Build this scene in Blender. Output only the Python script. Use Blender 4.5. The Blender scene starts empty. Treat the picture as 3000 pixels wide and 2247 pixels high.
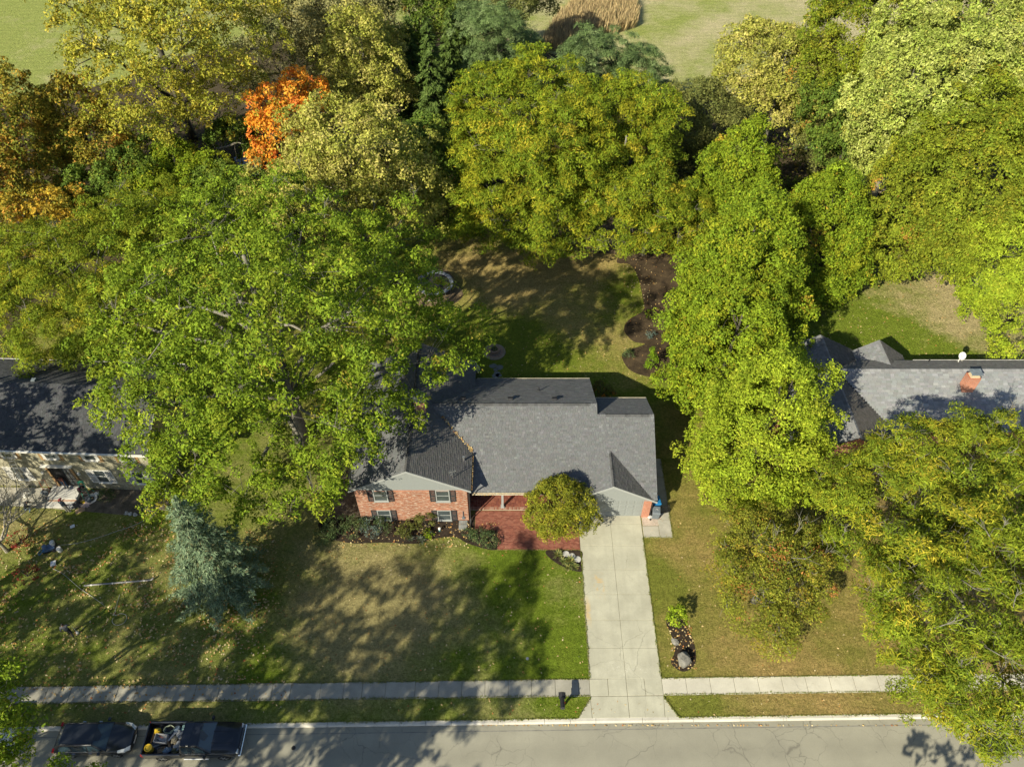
import bpy, math, random
import numpy as np
from mathutils import Vector, Matrix

random.seed(7)
rng = np.random.default_rng(7)
scene = bpy.context.scene
col = scene.collection
rad = math.radians

# ------------------------------------------------------------------ camera
CAM_H, PITCH, FPX = 50.0, rad(47.9), 2250.0
cam_data = bpy.data.cameras.new('camera')
cam = bpy.data.objects.new('camera', cam_data); col.objects.link(cam)
cam.location = (0, 0, CAM_H); cam.rotation_euler = (rad(90) - PITCH, 0, 0)
cam_data.sensor_fit = 'HORIZONTAL'; cam_data.sensor_width = 36.0
cam_data.lens = 36.0 * FPX / 3000.0
cam_data.clip_start = 0.5; cam_data.clip_end = 3000
scene.camera = cam

# ------------------------------------------------------------------ sky, sun, exposure
SUN_EL, SUN_AZ = rad(34.0), rad(40.0)          # light travels towards (+sin az, +cos az)
world = bpy.data.worlds.new('World'); scene.world = world; world.use_nodes = True
wn = world.node_tree
bg = wn.nodes['Background']
sky = wn.nodes.new('ShaderNodeTexSky'); sky.sky_type = 'NISHITA'; sky.sun_disc = False
sky.sun_elevation = SUN_EL; sky.sun_rotation = SUN_AZ + math.pi
sky.air_density = 1.0; sky.dust_density = 0.6; sky.ozone_density = 1.5
wn.links.new(sky.outputs[0], bg.inputs['Color']); bg.inputs['Strength'].default_value = 0.08
sun_data = bpy.data.lights.new('sun', 'SUN'); sun = bpy.data.objects.new('sun', sun_data); col.objects.link(sun)
sun_data.energy = 4.9; sun_data.angle = rad(0.53); sun_data.color = (1.0, 0.93, 0.72)
sdir = Vector((math.sin(SUN_AZ) * math.cos(SUN_EL), math.cos(SUN_AZ) * math.cos(SUN_EL), -math.sin(SUN_EL)))
sun.rotation_euler = sdir.to_track_quat('-Z', 'Y').to_euler(); sun.location = (-60, -60, 80)
scene.view_settings.view_transform = 'Standard'; scene.view_settings.look = 'None'
scene.view_settings.exposure = 0.58; scene.view_settings.gamma = 1.0
scene.view_settings.use_curve_mapping = False
scene.cycles.max_bounces = 6; scene.cycles.diffuse_bounces = 3; scene.cycles.glossy_bounces = 2
scene.cycles.transmission_bounces = 3; scene.cycles.use_denoising = True
scene.cycles.use_adaptive_sampling = True; scene.cycles.adaptive_threshold = 0.02

# ------------------------------------------------------------------ helpers
_s, _c = math.sin(PITCH), math.cos(PITCH)
def W(px, py, z=0.0):
    """a point of the surveyed photo (3000 px wide) at height z -> where it stands on the site"""
    v = (py - 1123.5) / FPX; u = (px - 1500) / FPX; d = (CAM_H - z) / (_s + v * _c)
    return Vector((u * d, d * (_c - v * _s), z))
def V(vx, vy, z=0.0):
    return W(vx * 1.3562, vy * 1.3562, z)

class MB:
    def __init__(self): self.v = []; self.f = []; self.c = []; self.m = []; self.mi = 0; self.cc = (1, 1, 1)
    def add(self, vs, fs):
        b = len(self.v); self.v += [tuple(p) for p in vs]
        for f in fs: self.f.append(tuple(b + i for i in f)); self.c.append(self.cc); self.m.append(self.mi)
    def box(self, a, b):
        x0, y0, z0 = a; x1, y1, z1 = b
        self.add([(x0,y0,z0),(x1,y0,z0),(x1,y1,z0),(x0,y1,z0),(x0,y0,z1),(x1,y0,z1),(x1,y1,z1),(x0,y1,z1)],
                 [(0,3,2,1),(4,5,6,7),(0,1,5,4),(1,2,6,5),(2,3,7,6),(3,0,4,7)])
    def obox(self, c, size, rz=0.0, rx=0.0, ry=0.0):
        M = Matrix.Translation(c) @ Matrix.Rotation(rz,4,'Z') @ Matrix.Rotation(ry,4,'Y') @ Matrix.Rotation(rx,4,'X')
        h = [s / 2 for s in size]
        vs = [M @ Vector((sx*h[0], sy*h[1], sz*h[2])) for sz in (-1,1) for sx, sy in ((-1,-1),(1,-1),(1,1),(-1,1))]
        self.add(vs, [(0,3,2,1),(4,5,6,7),(0,1,5,4),(1,2,6,5),(2,3,7,6),(3,0,4,7)])
    def prism(self, poly, z0, z1):
        n = len(poly)
        vs = [(p[0],p[1],z0) for p in poly] + [(p[0],p[1],z1) for p in poly]
        self.add(vs, [tuple(range(n-1,-1,-1)), tuple(range(n,2*n))] + [(i,(i+1)%n,n+(i+1)%n,n+i) for i in range(n)])
    def extrude(self, poly3, vec):
        n = len(poly3); vec = Vector(vec)
        vs = [Vector(p) for p in poly3] + [Vector(p) + vec for p in poly3]
        self.add(vs, [tuple(range(n)), tuple(range(2*n-1,n-1,-1))] + [(i,n+i,n+(i+1)%n,(i+1)%n) for i in range(n)])
    def poly(self, pts): self.add(pts, [tuple(range(len(pts)))])
    def tube(self, path, radii, n=6, cap=True):
        path = [Vector(p) for p in path]; m = len(path)
        if not hasattr(radii, '__len__'): radii = [radii] * m
        vs = []; prev = None
        for i, p in enumerate(path):
            t = (path[min(i+1,m-1)] - path[max(i-1,0)])
            if t.length < 1e-9: t = Vector((0,0,1))
            t.normalize()
            if prev is None: a = t.orthogonal().normalized()
            else:
                a = prev - t * prev.dot(t)
                a = a.normalized() if a.length > 1e-6 else t.orthogonal().normalized()
            prev = a; b = t.cross(a)
            for k in range(n):
                an = 2*math.pi*k/n; vs.append(p + (a*math.cos(an) + b*math.sin(an)) * radii[i])
        fs = [(i*n+k, i*n+(k+1)%n, (i+1)*n+(k+1)%n, (i+1)*n+k) for i in range(m-1) for k in range(n)]
        if cap: fs += [tuple(range(n-1,-1,-1)), tuple((m-1)*n+k for k in range(n))]
        self.add(vs, fs)
    def lathe(self, c, prof, n=20, sy=1.0):
        vs = []; m = len(prof)
        for r, z in prof:
            for k in range(n):
                a = 2*math.pi*k/n; vs.append((c[0]+r*math.cos(a), c[1]+r*sy*math.sin(a), c[2]+z))
        fs = [(i*n+k, i*n+(k+1)%n, (i+1)*n+(k+1)%n, (i+1)*n+k) for i in range(m-1) for k in range(n)]
        fs += [tuple(range(n-1,-1,-1)), tuple((m-1)*n+k for k in range(n))]
        self.add(vs, fs)
    def blob(self, c, r, seed=0, nu=14, nv=9, rough=0.18, squash=(1,1,1)):
        R = random.Random(seed); ph = [(R.uniform(.8,2.6),R.uniform(.8,2.6),R.uniform(.8,2.6),R.uniform(0,6)) for _ in range(5)]
        vs = []
        def pt(th, fi):
            d = Vector((math.sin(th)*math.cos(fi), math.sin(th)*math.sin(fi), math.cos(th)))
            k = 1 + rough*sum(math.sin(a*d.x*2+b*d.y*2+e*d.z*2+p) for a,b,e,p in ph)/2.2 + R.uniform(-.04,.04)
            return (c[0]+d.x*r*k*squash[0], c[1]+d.y*r*k*squash[1], c[2]+d.z*r*k*squash[2])
        for i in range(nv+1):
            for j in range(nu): vs.append(pt(math.pi*(i+.02)/(nv+.04), 2*math.pi*j/nu))
        fs = [(i*nu+j, (i+1)*nu+j, (i+1)*nu+(j+1)%nu, i*nu+(j+1)%nu) for i in range(nv) for j in range(nu)]
        fs += [tuple(range(nu)), tuple(nv*nu+j for j in range(nu-1,-1,-1))]
        self.add(vs, fs)
    def build(self, name, mat, parent=None, smooth=False, local=False, colattr=False, bevel=0.0):
        off = Vector((0,0,0))
        if parent is not None and not local: off = wloc(parent)
        elif parent is None and not local:
            a = np.array(self.v); off = Vector(((a[:,0].min()+a[:,0].max())/2, (a[:,1].min()+a[:,1].max())/2, a[:,2].min()))
        me = bpy.data.meshes.new(name)
        me.from_pydata([(p[0]-off[0], p[1]-off[1], p[2]-off[2]) for p in self.v], [], self.f)
        mats = mat if isinstance(mat, (list, tuple)) else [mat]
        for m in mats: me.materials.append(m)
        if len(mats) > 1: me.polygons.foreach_set('material_index', self.m)
        if smooth: me.polygons.foreach_set('use_smooth', [True]*len(self.f))
        if colattr:
            at = me.attributes.new('col', 'FLOAT_COLOR', 'FACE')
            at.data.foreach_set('color', [x for c in self.c for x in (c[0],c[1],c[2],1.0)])
        me.update()
        o = bpy.data.objects.new(name, me); col.objects.link(o)
        if parent is not None: o.parent = parent
        elif not local: o.location = off
        if bevel:
            b = o.modifiers.new('bevel','BEVEL'); b.width = bevel; b.segments = 1; b.limit_method = 'ANGLE'
        return o
def wloc(o):
    v = Vector((0,0,0))
    while o is not None: v += o.location; o = o.parent
    return v
def tag(o, label=None, cat=None, group=None, kind=None):
    if label: o['label'] = label
    if cat: o['category'] = cat
    if group: o['group'] = group
    if kind: o['kind'] = kind
    return o
def thing(name, label, cat, loc=(0,0,0), rz=0.0, group=None):
    o = bpy.data.objects.new(name, None); col.objects.link(o); o.empty_display_size = .3
    o.location = loc; o.rotation_euler = (0,0,rz)
    return tag(o, label, cat, group)
def struct(o): o['kind'] = 'structure'; return o
def stuff(o): o['kind'] = 'stuff'; return o

# ------------------------------------------------------------------ materials
MATS = {}
class NT:
    """tiny node-tree writer"""
    def __init__(self, name):
        self.m = bpy.data.materials.new(name); self.m.use_nodes = True
        self.t = self.m.node_tree; self.b = self.t.nodes['Principled BSDF']
        self.out = self.t.nodes['Material Output']
    def n(self, ty, **kw):
        nd = self.t.nodes.new(ty)
        for k, v in kw.items(): setattr(nd, k, v)
        return nd
    def l(self, a, b): self.t.links.new(a, b)
    def pos(self):
        if not hasattr(self, '_p'): self._p = self.n('ShaderNodeNewGeometry').outputs['Position']
        return self._p
    def noise(self, scale, detail=4, rough=.6, vec=None, dist=0.0):
        nd = self.n('ShaderNodeTexNoise'); nd.inputs['Scale'].default_value = scale; nd.inputs['Detail'].default_value = detail
        nd.inputs['Roughness'].default_value = rough; nd.inputs['Distortion'].default_value = dist
        self.l(vec or self.pos(), nd.inputs['Vector']); return nd.outputs['Fac']
    def ramp(self, fac, stops):
        r = self.n('ShaderNodeValToRGB'); e = r.color_ramp.elements
        while len(e) < len(stops): e.new(.5)
        for i, (p, c) in enumerate(stops):
            e[i].position = p; e[i].color = (c, c, c, 1) if not hasattr(c, '__len__') else (*c, 1)
        self.l(fac, r.inputs['Fac']); return r.outputs['Color']
    def mix(self, fac, a, b, mode='MIX'):
        m = self.n('ShaderNodeMix', data_type='RGBA', blend_type=mode)
        for sock, v in ((m.inputs[0], fac), (m.inputs[6], a), (m.inputs[7], b)):
            if hasattr(v, 'links'): self.l(v, sock)
            elif hasattr(v, '__len__'): sock.default_value = (*v, 1)
            else: sock.default_value = v
        return m.outputs[2]
    def math(self, op, a, b=0.0, clamp=False):
        m = self.n('ShaderNodeMath', operation=op, use_clamp=clamp)
        for i, v in enumerate((a, b)):
            if hasattr(v, 'links'): self.l(v, m.inputs[i])
            else: m.inputs[i].default_value = v
        return m.outputs[0]
    def xyz(self, vec=None):
        s = self.n('ShaderNodeSeparateXYZ'); self.l(vec or self.pos(), s.inputs[0]); return s.outputs
    def bump(self, h, strength=.4, dist=.02):
        b = self.n('ShaderNodeBump'); b.inputs['Strength'].default_value = strength; b.inputs['Distance'].default_value = dist
        self.l(h, b.inputs['Height']); self.l(b.outputs[0], self.b.inputs['Normal'])
    def fin(self, colour, rough=.8, spec=.3, metal=0.0):
        if hasattr(colour, 'links'): self.l(colour, self.b.inputs['Base Color'])
        else: self.b.inputs['Base Color'].default_value = (*colour, 1)
        self.b.inputs['Roughness'].default_value = rough; self.b.inputs['Metallic'].default_value = metal
        self.b.inputs['Specular IOR Level'].default_value = spec
        MATS[self.m.name] = self.m; return self.m
def plain(name, c, rough=.6, metal=0.0, spec=.4, var=.12, scale=9.0):
    t = NT(name); f = t.noise(scale, 5)
    a = tuple(x*(1-var) for x in c); b = tuple(min(1, x*(1+var)) for x in c)
    return t.fin(t.ramp(f, [(.3, a), (.7, b)]), rough, spec, metal)
def attr_mat(name, rough=.8, spec=.25, var=.2, scale=30., transl=0.0, bump=0.0):
    t = NT(name); a = t.n('ShaderNodeAttribute', attribute_name='col')
    f = t.noise(scale, 3)
    c = t.mix(1.0, a.outputs['Color'], t.ramp(f, [(.3, 1-var), (.7, 1+var)]), 'MULTIPLY')
    if bump: t.bump(f, bump, .01)
    m = t.fin(c, rough, spec)
    if transl:
        tr = t.n('ShaderNodeBsdfTranslucent'); t.l(t.mix(1.0, c, (1.15, 1.1, .55), 'MULTIPLY'), tr.inputs['Color'])
        mx = t.n('ShaderNodeMixShader'); mx.inputs[0].default_value = transl
        t.l(t.b.outputs[0], mx.inputs[1]); t.l(tr.outputs[0], mx.inputs[2]); t.l(mx.outputs[0], t.out.inputs['Surface'])
    return m

M_leaf = attr_mat('foliage', .75, .1, .12, 3., transl=.2)
M_needle = attr_mat('needles', .7, .2, .12, 3., transl=.15)
M_attr = attr_mat('shingle_grit', .9, .2, .18, 40., bump=.15)
M_attrbrick = attr_mat('paver_brick', .85, .2, .22, 25., bump=.2)
M_attrpaint = attr_mat('mixed_goods', .55, .35, .08, 12.)
M_litter = attr_mat('dry_leaf', .8, .2, .1, 8.)

def bark(name, a, b):
    t = NT(name); f = t.noise(6, 6, .7); g = t.noise(1.2, 3)
    c = t.mix(t.math('MULTIPLY', g, .5), t.ramp(f, [(.3, a), (.7, b)]), (.10,.11,.08))
    t.bump(f, .6, .04); return t.fin(c, .9, .15)
M_bark = bark('bark_grey', (.14,.125,.10), (.36,.33,.28))
M_barkd = bark('bark_dark', (.045,.036,.028), (.13,.11,.085))
M_barkpale = bark('bark_pale', (.28,.24,.18), (.55,.49,.40))

def lawn(name, green, green2, tan, lo, hi, xg=0.0, xc=0.0, blobs=(), mow=True):
    """mown grass: fresh and dormant patches, fine tufts; xg pulls it to dormant with x, blobs = dormant/fresh spots (x,y,r,amount)"""
    t = NT(name); p = t.pos()
    big = t.noise(.11, 5, .55); mid = t.noise(.7, 5, .65); fine = t.noise(5.0, 6, .8); vf = t.noise(13., 4, .8)
    x, y, z = t.xyz()
    m = t.math('ADD', big, t.math('MULTIPLY', t.math('SUBTRACT', mid, .5), .38))
    m = t.math('ADD', m, t.math('MULTIPLY', t.math('SUBTRACT', fine, .5), .42))
    if xg: m = t.math('ADD', m, t.math('MULTIPLY', t.math('SUBTRACT', x, xc), xg))
    for bx, by, br, am in blobs:
        d = t.n('ShaderNodeVectorMath', operation='DISTANCE'); t.l(p, d.inputs[0]); d.inputs[1].default_value = (bx, by, 0)
        k = t.math('MULTIPLY', t.math('SUBTRACT', 1.0, t.math('DIVIDE', d.outputs['Value'], br), clamp=True), am)
        m = t.math('ADD', m, k)
    g = t.mix(mid, green, green2)
    c = t.mix(t.ramp(m, [(lo, 0.0), (hi, 1.0)]), g, tan)
    tuft = t.noise(2.4, 5, .8)
    wob = t.math('ADD', t.math('MULTIPLY', y if mow else x, 2*math.pi/1.15), t.math('MULTIPLY', big, 22.0)); st_ = t.math('SINE', wob)
    c = t.mix(1.0, c, t.ramp(t.math('ADD', t.math('MULTIPLY', st_, .5), .5), [(.2, .96), (.8, 1.04)]), 'MULTIPLY')
    c = t.mix(1.0, c, t.ramp(vf, [(.32, .62), (.68, 1.40)]), 'MULTIPLY')
    c = t.mix(1.0, c, t.ramp(fine, [(.33, .64), (.67, 1.36)]), 'MULTIPLY')
    c = t.mix(1.0, c, t.ramp(tuft, [(.34, .78), (.66, 1.22)]), 'MULTIPLY')
    t.bump(t.math('ADD', fine, t.math('MULTIPLY', vf, .6)), .9, .14)
    return t.fin(c, .95, .1)
M_lawn_front = lawn('lawn_front', (.095,.155,.012), (.17,.21,.022), (.31,.265,.115), .38, .74,
                    blobs=((-9,26,9,.26),(-10,22,7,.14),(1.5,27,5,-.24),(3.5,21,5,-.18),(-24,25,9,.02)))
M_lawn_right = lawn('lawn_right', (.15,.175,.024), (.21,.205,.042), (.36,.255,.095), .40, .76, .016, 15.,
                    blobs=((10.3,26,2.6,-.34),(17.5,20,5,.26),(10,17.6,3,-.28)))
M_lawn_back = lawn('lawn_back', (.12,.175,.016), (.20,.22,.03), (.38,.29,.11), .42, .76,
                   blobs=((1,60,10,.30),(0,47,9,-.3),(10,64,8,.3)))
M_lawn_east = lawn('lawn_east', (.12,.18,.014), (.20,.235,.032), (.42,.345,.17), .44, .68,
                   blobs=((42,58,8,.30),(33,50,8,-.25),(38,47,8,-.22)))
M_field = lawn('field_grass', (.25,.30,.07), (.33,.345,.10), (.49,.43,.24), .36, .68, .0016, 30.,
               blobs=((62,118,26,.42),(-60,100,20,.05)))
def soil(name, a, b, chips, s=3.0, amt=.35):
    t = NT(name); f = t.noise(s, 6, .7); g = t.noise(22, 4, .7); h = t.noise(.5, 4)
    c = t.mix(t.math('MULTIPLY', t.ramp(g, [(.56, 0.0), (.66, 1.0)]), amt), t.ramp(f, [(.3, a), (.7, b)]), chips)
    c = t.mix(1.0, c, t.ramp(h, [(.3,.75),(.7,1.2)]), 'MULTIPLY')
    t.bump(g, .8, .06); return t.fin(c, .95, .1)
M_woods = soil('woods_floor', (.045,.036,.022), (.11,.085,.05), (.20,.14,.07))
M_mulch = soil('mulch', (.022,.016,.012), (.06,.045,.034), (.22,.16,.10), 5., .3)
M_mulch_mix = soil('shaded_mulch_with_litter', (.022,.017,.013), (.12,.085,.05), (.26,.17,.09), .9, .3)  # mulch and litter, darkened so the tree shade sits in the colour
M_mulch_tan = soil('mulch_tan', (.17,.125,.075), (.28,.21,.13), (.34,.27,.17), 5., .5)
M_bedbare = soil('bare_soil', (.10,.085,.065), (.19,.16,.12), (.28,.24,.19), 2., .4)
M_sand = soil('sandy_path', (.38,.30,.19), (.50,.41,.28), (.30,.22,.12), 2., .4)
M_gravel = soil('gravel', (.40,.31,.24), (.62,.52,.44), (.80,.74,.66), 14., .6)

def concrete(name, a, b, stain=None, joints=None):
    t = NT(name); f = t.noise(1.1, 6, .6); g = t.noise(14., 5, .7); h = t.noise(.35, 3)
    c = t.ramp(f, [(.3, a), (.7, b)])
    c = t.mix(1.0, c, t.ramp(g, [(.3, .93), (.7, 1.06)]), 'MULTIPLY'); c = t.mix(1.0, c, t.ramp(h, [(.35, .90), (.65, 1.07)]), 'MULTIPLY')
    cv = t.n('ShaderNodeTexVoronoi', feature='DISTANCE_TO_EDGE'); cv.inputs['Scale'].default_value = .23
    cw = t.n('ShaderNodeTexNoise'); cw.inputs['Scale'].default_value = 1.6; cw.inputs['Detail'].default_value = 6; t.l(t.pos(), cw.inputs['Vector'])
    cm = t.n('ShaderNodeVectorMath', operation='MULTIPLY_ADD'); t.l(cw.outputs['Color'], cm.inputs[0]); cm.inputs[1].default_value = (.7,.7,0); t.l(t.pos(), cm.inputs[2]); t.l(cm.outputs[0], cv.inputs['Vector'])
    ck_ = t.math('MULTIPLY', t.ramp(cv.outputs['Distance'], [(0.0,1.0),(.0035,0.0)]), t.ramp(t.noise(.2,2), [(.46,0.0),(.54,1.0)])); c = t.mix(t.math('MULTIPLY', ck_, .55), c, (.16,.15,.12))
    sp_ = t.noise(2.6, 5, .75); c = t.mix(t.math('MULTIPLY', t.ramp(sp_, [(.60,0.0),(.72,1.0)]), .35), c, tuple(q*.62 for q in a))
    if stain:
        x, y, z = t.xyz()
        for xt in (5.75, 6.85, 8.0, 9.1): c = t.mix(t.math('MULTIPLY', t.math('SUBTRACT', 1.0, t.math('DIVIDE', t.math('ABSOLUTE', t.math('SUBTRACT', x, xt)), .16), clamp=True), t.math('MULTIPLY', h, .17)), c, (.22,.205,.17))
        for (x0, x1, y0, y1, colr, sc, thr) in stain:
            w = t.noise(sc, 5, .65, dist=1.5)
            def win(s, lo, hi):
                mid = (lo+hi)/2; hw = (hi-lo)/2
                return t.math('SUBTRACT', 1.0, t.math('POWER', t.math('DIVIDE', t.math('ABSOLUTE', t.math('SUBTRACT', s, mid)), hw), 2.0), clamp=True)
            k = t.math('MULTIPLY', win(x, x0, x1), win(y, y0, y1))
            k = t.math('MULTIPLY', k, t.ramp(w, [(thr, 0.0), (thr+.16, 1.0)]))
            c = t.mix(t.math('MULTIPLY', k, .7), c, colr)
    t.bump(g, .15, .01); return t.fin(c, .88, .25)
M_drive = concrete('driveway_concrete', (.42,.40,.31), (.50,.48,.375),
                   stain=((5.6,6.6,24.7,27.0,(.60,.36,.10),1.3,.48),(5.0,5.5,22.6,25.2,(.56,.40,.18),.9,.42),(5.5,9.5,19.2,20.6,(.74,.71,.63),6.,.55),(4.9,9.8,30.8,32.0,(.36,.33,.27),2.,.42)))
M_walkold = concrete('old_sidewalk_concrete', (.30,.285,.235), (.40,.375,.31))
M_walknew = concrete('sidewalk_concrete', (.52,.485,.40), (.62,.585,.49))
M_walkside = concrete('side_path_concrete', (.34,.32,.265), (.46,.43,.36))
M_curb = concrete('curb_concrete', (.50,.47,.40), (.62,.58,.50))
M_porchslab = concrete('stoop_concrete', (.48,.47,.44), (.60,.58,.54))

def road_mat():
    t = NT('asphalt'); x, y, z = t.xyz()
    f = t.noise(.5, 6, .6); g = t.noise(45., 4, .8); big = t.noise(.09, 3)
    c = t.ramp(f, [(.3, (.275,.26,.205)), (.7, (.33,.312,.245))])
    c = t.mix(1.0, c, t.ramp(g, [(.25, .80), (.75, 1.2)]), 'MULTIPLY'); c = t.mix(1.0, c, t.ramp(big, [(.3, .93), (.7, 1.06)]), 'MULTIPLY')
    wv = t.math('SINE', t.math('MULTIPLY', t.math('ADD', y, t.math('MULTIPLY', x, -.0135)), 2*math.pi/1.9)); c = t.mix(1.0, c, t.ramp(t.math('ADD', t.math('MULTIPLY', wv, .5), .5), [(.1, .955), (.9, 1.035)]), 'MULTIPLY')
    pt = t.noise(.22, 2, .4, dist=.4); c = t.mix(t.math('MULTIPLY', t.ramp(pt, [(.60,0.0),(.62,1.0)]), .12), c, (.215,.205,.17))
    oil = t.noise(.9, 4, .6); c = t.mix(t.math('MULTIPLY', t.ramp(oil, [(.66,0.0),(.74,1.0)]), .45), c, (.14,.13,.11))
    # cracks: thin cell borders, kept only in patches near the kerb and a few runs across
    w = t.n('ShaderNodeTexNoise'); w.inputs['Scale'].default_value = 1.3; w.inputs['Detail'].default_value = 6; t.l(t.pos(), w.inputs['Vector'])
    vm = t.n('ShaderNodeVectorMath', operation='MULTIPLY_ADD'); t.l(w.outputs['Color'], vm.inputs[0]); vm.inputs[1].default_value = (.9,.9,0); t.l(t.pos(), vm.inputs[2])
    for sc, th, mlo in ((.55, .009, .45), (.17, .0030, .40)):
        vo = t.n('ShaderNodeTexVoronoi', feature='DISTANCE_TO_EDGE'); vo.inputs['Scale'].default_value = sc; t.l(vm.outputs[0], vo.inputs['Vector'])
        k = t.ramp(vo.outputs['Distance'], [(0.0, 1.0), (th, 0.0)])
        k = t.math('MULTIPLY', k, t.ramp(t.noise(.13, 2), [(mlo, 0.0), (mlo+.1, 1.0)]))
        c = t.mix(t.math('MULTIPLY', k, .6), c, (.11,.10,.085))
    sp = t.n('ShaderNodeTexVoronoi'); sp.inputs['Scale'].default_value = .9; t.l(t.pos(), sp.inputs['Vector'])
    k = t.math('MULTIPLY', t.ramp(sp.outputs['Distance'], [(.05, 1.0), (.09, 0.0)]), t.ramp(t.noise(.7, 3), [(.52, 0.0), (.6, 1.0)]))
    c = t.mix(t.math('MULTIPLY', k, .6), c, (.07,.065,.06))
    t.bump(g, .3, .01); return t.fin(c, .9, .25)
M_road = road_mat()
M_seam = plain('asphalt_seam', (.21,.20,.175), .95, var=.3, scale=3.)
M_dirt = plain('joint_dirt', (.20,.18,.13), .95, var=.4)

def brick_wall(name, c1, c2, pale, mortar, pale_at=.62):
    t = NT(name); x, y, z = t.xyz()
    cb = t.n('ShaderNodeCombineXYZ'); t.l(t.math('ADD', x, y), cb.inputs[0]); t.l(z, cb.inputs[1])
    b = t.n('ShaderNodeTexBrick'); t.l(cb.outputs[0], b.inputs['Vector']); b.inputs['Scale'].default_value = 1.0
    b.inputs['Brick Width'].default_value = .22; b.inputs['Row Height'].default_value = .076; b.inputs['Mortar Size'].default_value = .008
    b.inputs['Color1'].default_value = (*c1,1); b.inputs['Color2'].default_value = (*c2,1); b.inputs['Mortar'].default_value = (*mortar,1)
    b.inputs['Bias'].default_value = -.1
    vm = t.n('ShaderNodeVectorMath', operation='MULTIPLY'); t.l(cb.outputs[0], vm.inputs[0]); vm.inputs[1].default_value = (3.0, 13.2, 1)
    k = t.ramp(t.noise(1.0, 2, .5, vm.outputs[0]), [(pale_at, 0.0), (pale_at+.06, 1.0)])
    c = t.mix(t.math('MULTIPLY', k, .8), b.outputs['Color'], pale)
    c = t.mix(1.0, c, t.ramp(t.noise(1.1, 4), [(.3,.85),(.7,1.15)]), 'MULTIPLY')
    t.bump(b.outputs['Fac'], -.5, .012); return t.fin(c, .88, .2)
M_brick = brick_wall('red_brick_wall', (.36,.13,.065), (.24,.08,.045), (.55,.43,.34), (.36,.27,.21), .545)
M_brickorange = brick_wall('orange_brick', (.48,.17,.09), (.40,.13,.075), (.62,.45,.36), (.48,.38,.31), .66)
def stone_wall():
    t = NT('stucco_over_stone'); f = t.noise(2.2, 6, .75, dist=.6); g = t.noise(9., 5, .8)
    c = t.ramp(f, [(.38, (.23,.21,.15)), (.50, (.34,.315,.225)), (.60, (.42,.39,.285))])
    c = t.mix(t.math('MULTIPLY', t.ramp(g, [(.40, 1.0), (.48, 0.0)]), .7), c, (.13,.11,.075))
    t.bump(g, .6, .03); return t.fin(c, .95, .1)
M_stone = stone_wall()
M_siding = plain('grey_siding', (.25,.265,.26), .6, var=.05)
M_trimgrey = plain('grey_trim', (.34,.35,.34), .6, var=.06)
M_beige = plain('beige_siding', (.42,.38,.25), .7, var=.06)
M_white = plain('white_paint', (.72,.70,.66), .5, var=.06)
M_cream = plain('cream_gutter', (.66,.60,.46), .5, var=.08)
M_shut = plain('charcoal_shutter', (.035,.038,.042), .5, var=.15)
M_rawwood = plain('bare_wood', (.36,.22,.10), .8, var=.3, scale=5.)
M_wood = plain('old_timber', (.30,.22,.14), .85, var=.35, scale=5.)
M_black = plain('black_metal', (.018,.018,.02), .4, var=.2)
M_blackpl = plain('black_plastic', (.03,.03,.033), .55, var=.2)
M_tyre = plain('tyre_rubber', (.02,.02,.02), .85, var=.2)
M_alu = plain('aluminium', (.55,.55,.55), .35, metal=.8, var=.1)
M_galv = plain('galvanised_steel', (.36,.40,.41), .45, metal=.6, var=.25, scale=4.)
M_chrome = plain('chrome', (.65,.65,.66), .15, metal=1.0, var=.05)
M_vent = plain('roof_vent_black', (.03,.03,.035), .5)
M_pipe = plain('downspout_grey', (.30,.29,.28), .5, var=.1)
M_blue = plain('blue_bin_plastic', (.015,.16,.38), .45, var=.12)
M_greybin = plain('grey_bin_plastic', (.14,.16,.18), .55, var=.12)
M_green = plain('green_fibreglass', (.05,.30,.19), .5, var=.12)
M_yellow = plain('yellow_plastic', (.55,.38,.03), .45, var=.15)
M_dark = plain('dark_interior', (.012,.012,.014), .8)
M_redbrown = plain('red_stain_timber', (.36,.08,.035), .6, var=.2)
M_hose = plain('hose_pale', (.46,.46,.44), .5)
M_paper = plain('white_paper', (.80,.80,.80), .7, var=.03)
M_flagstone = soil('flagstone', (.17,.18,.175), (.30,.31,.30), (.36,.37,.36), 2.5, .3)
M_rock = soil('granite_rock', (.12,.115,.10), (.34,.32,.28), (.50,.48,.44), 3.2, .4)
M_rockpale = soil('limestone_rock', (.36,.36,.35), (.58,.58,.56), (.66,.66,.64), 2.5, .4)
def glass(name, c, rough=.08):
    t = NT(name); f = t.noise(.8, 2)
    return t.fin(t.ramp(f, [(.3, c), (.7, tuple(x*1.6 for x in c))]), rough, .9)
M_glass = glass('window_glass', (.05,.062,.065))
M_carglass = glass('car_glass', (.02,.035,.045), .05)
def carpaint(name, c):
    t = NT(name); f = t.noise(3., 3)
    m = t.fin(t.ramp(f, [(.3, c), (.7, tuple(x*1.35 for x in c))]), .28, .5)
    t.b.inputs['Coat Weight'].default_value = .6; t.b.inputs['Coat Roughness'].default_value = .08; return m
M_carblack = carpaint('black_car_paint', (.010,.012,.016))
M_carnavy = carpaint('black_truck_paint', (.009,.011,.017))
M_lamp = plain('headlamp_lens', (.60,.62,.62), .12, var=.1)
M_tail = plain('tail_lamp_red', (.40,.012,.010), .2)
M_water = glass('creek_water', (.10,.115,.13), .25)

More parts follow.
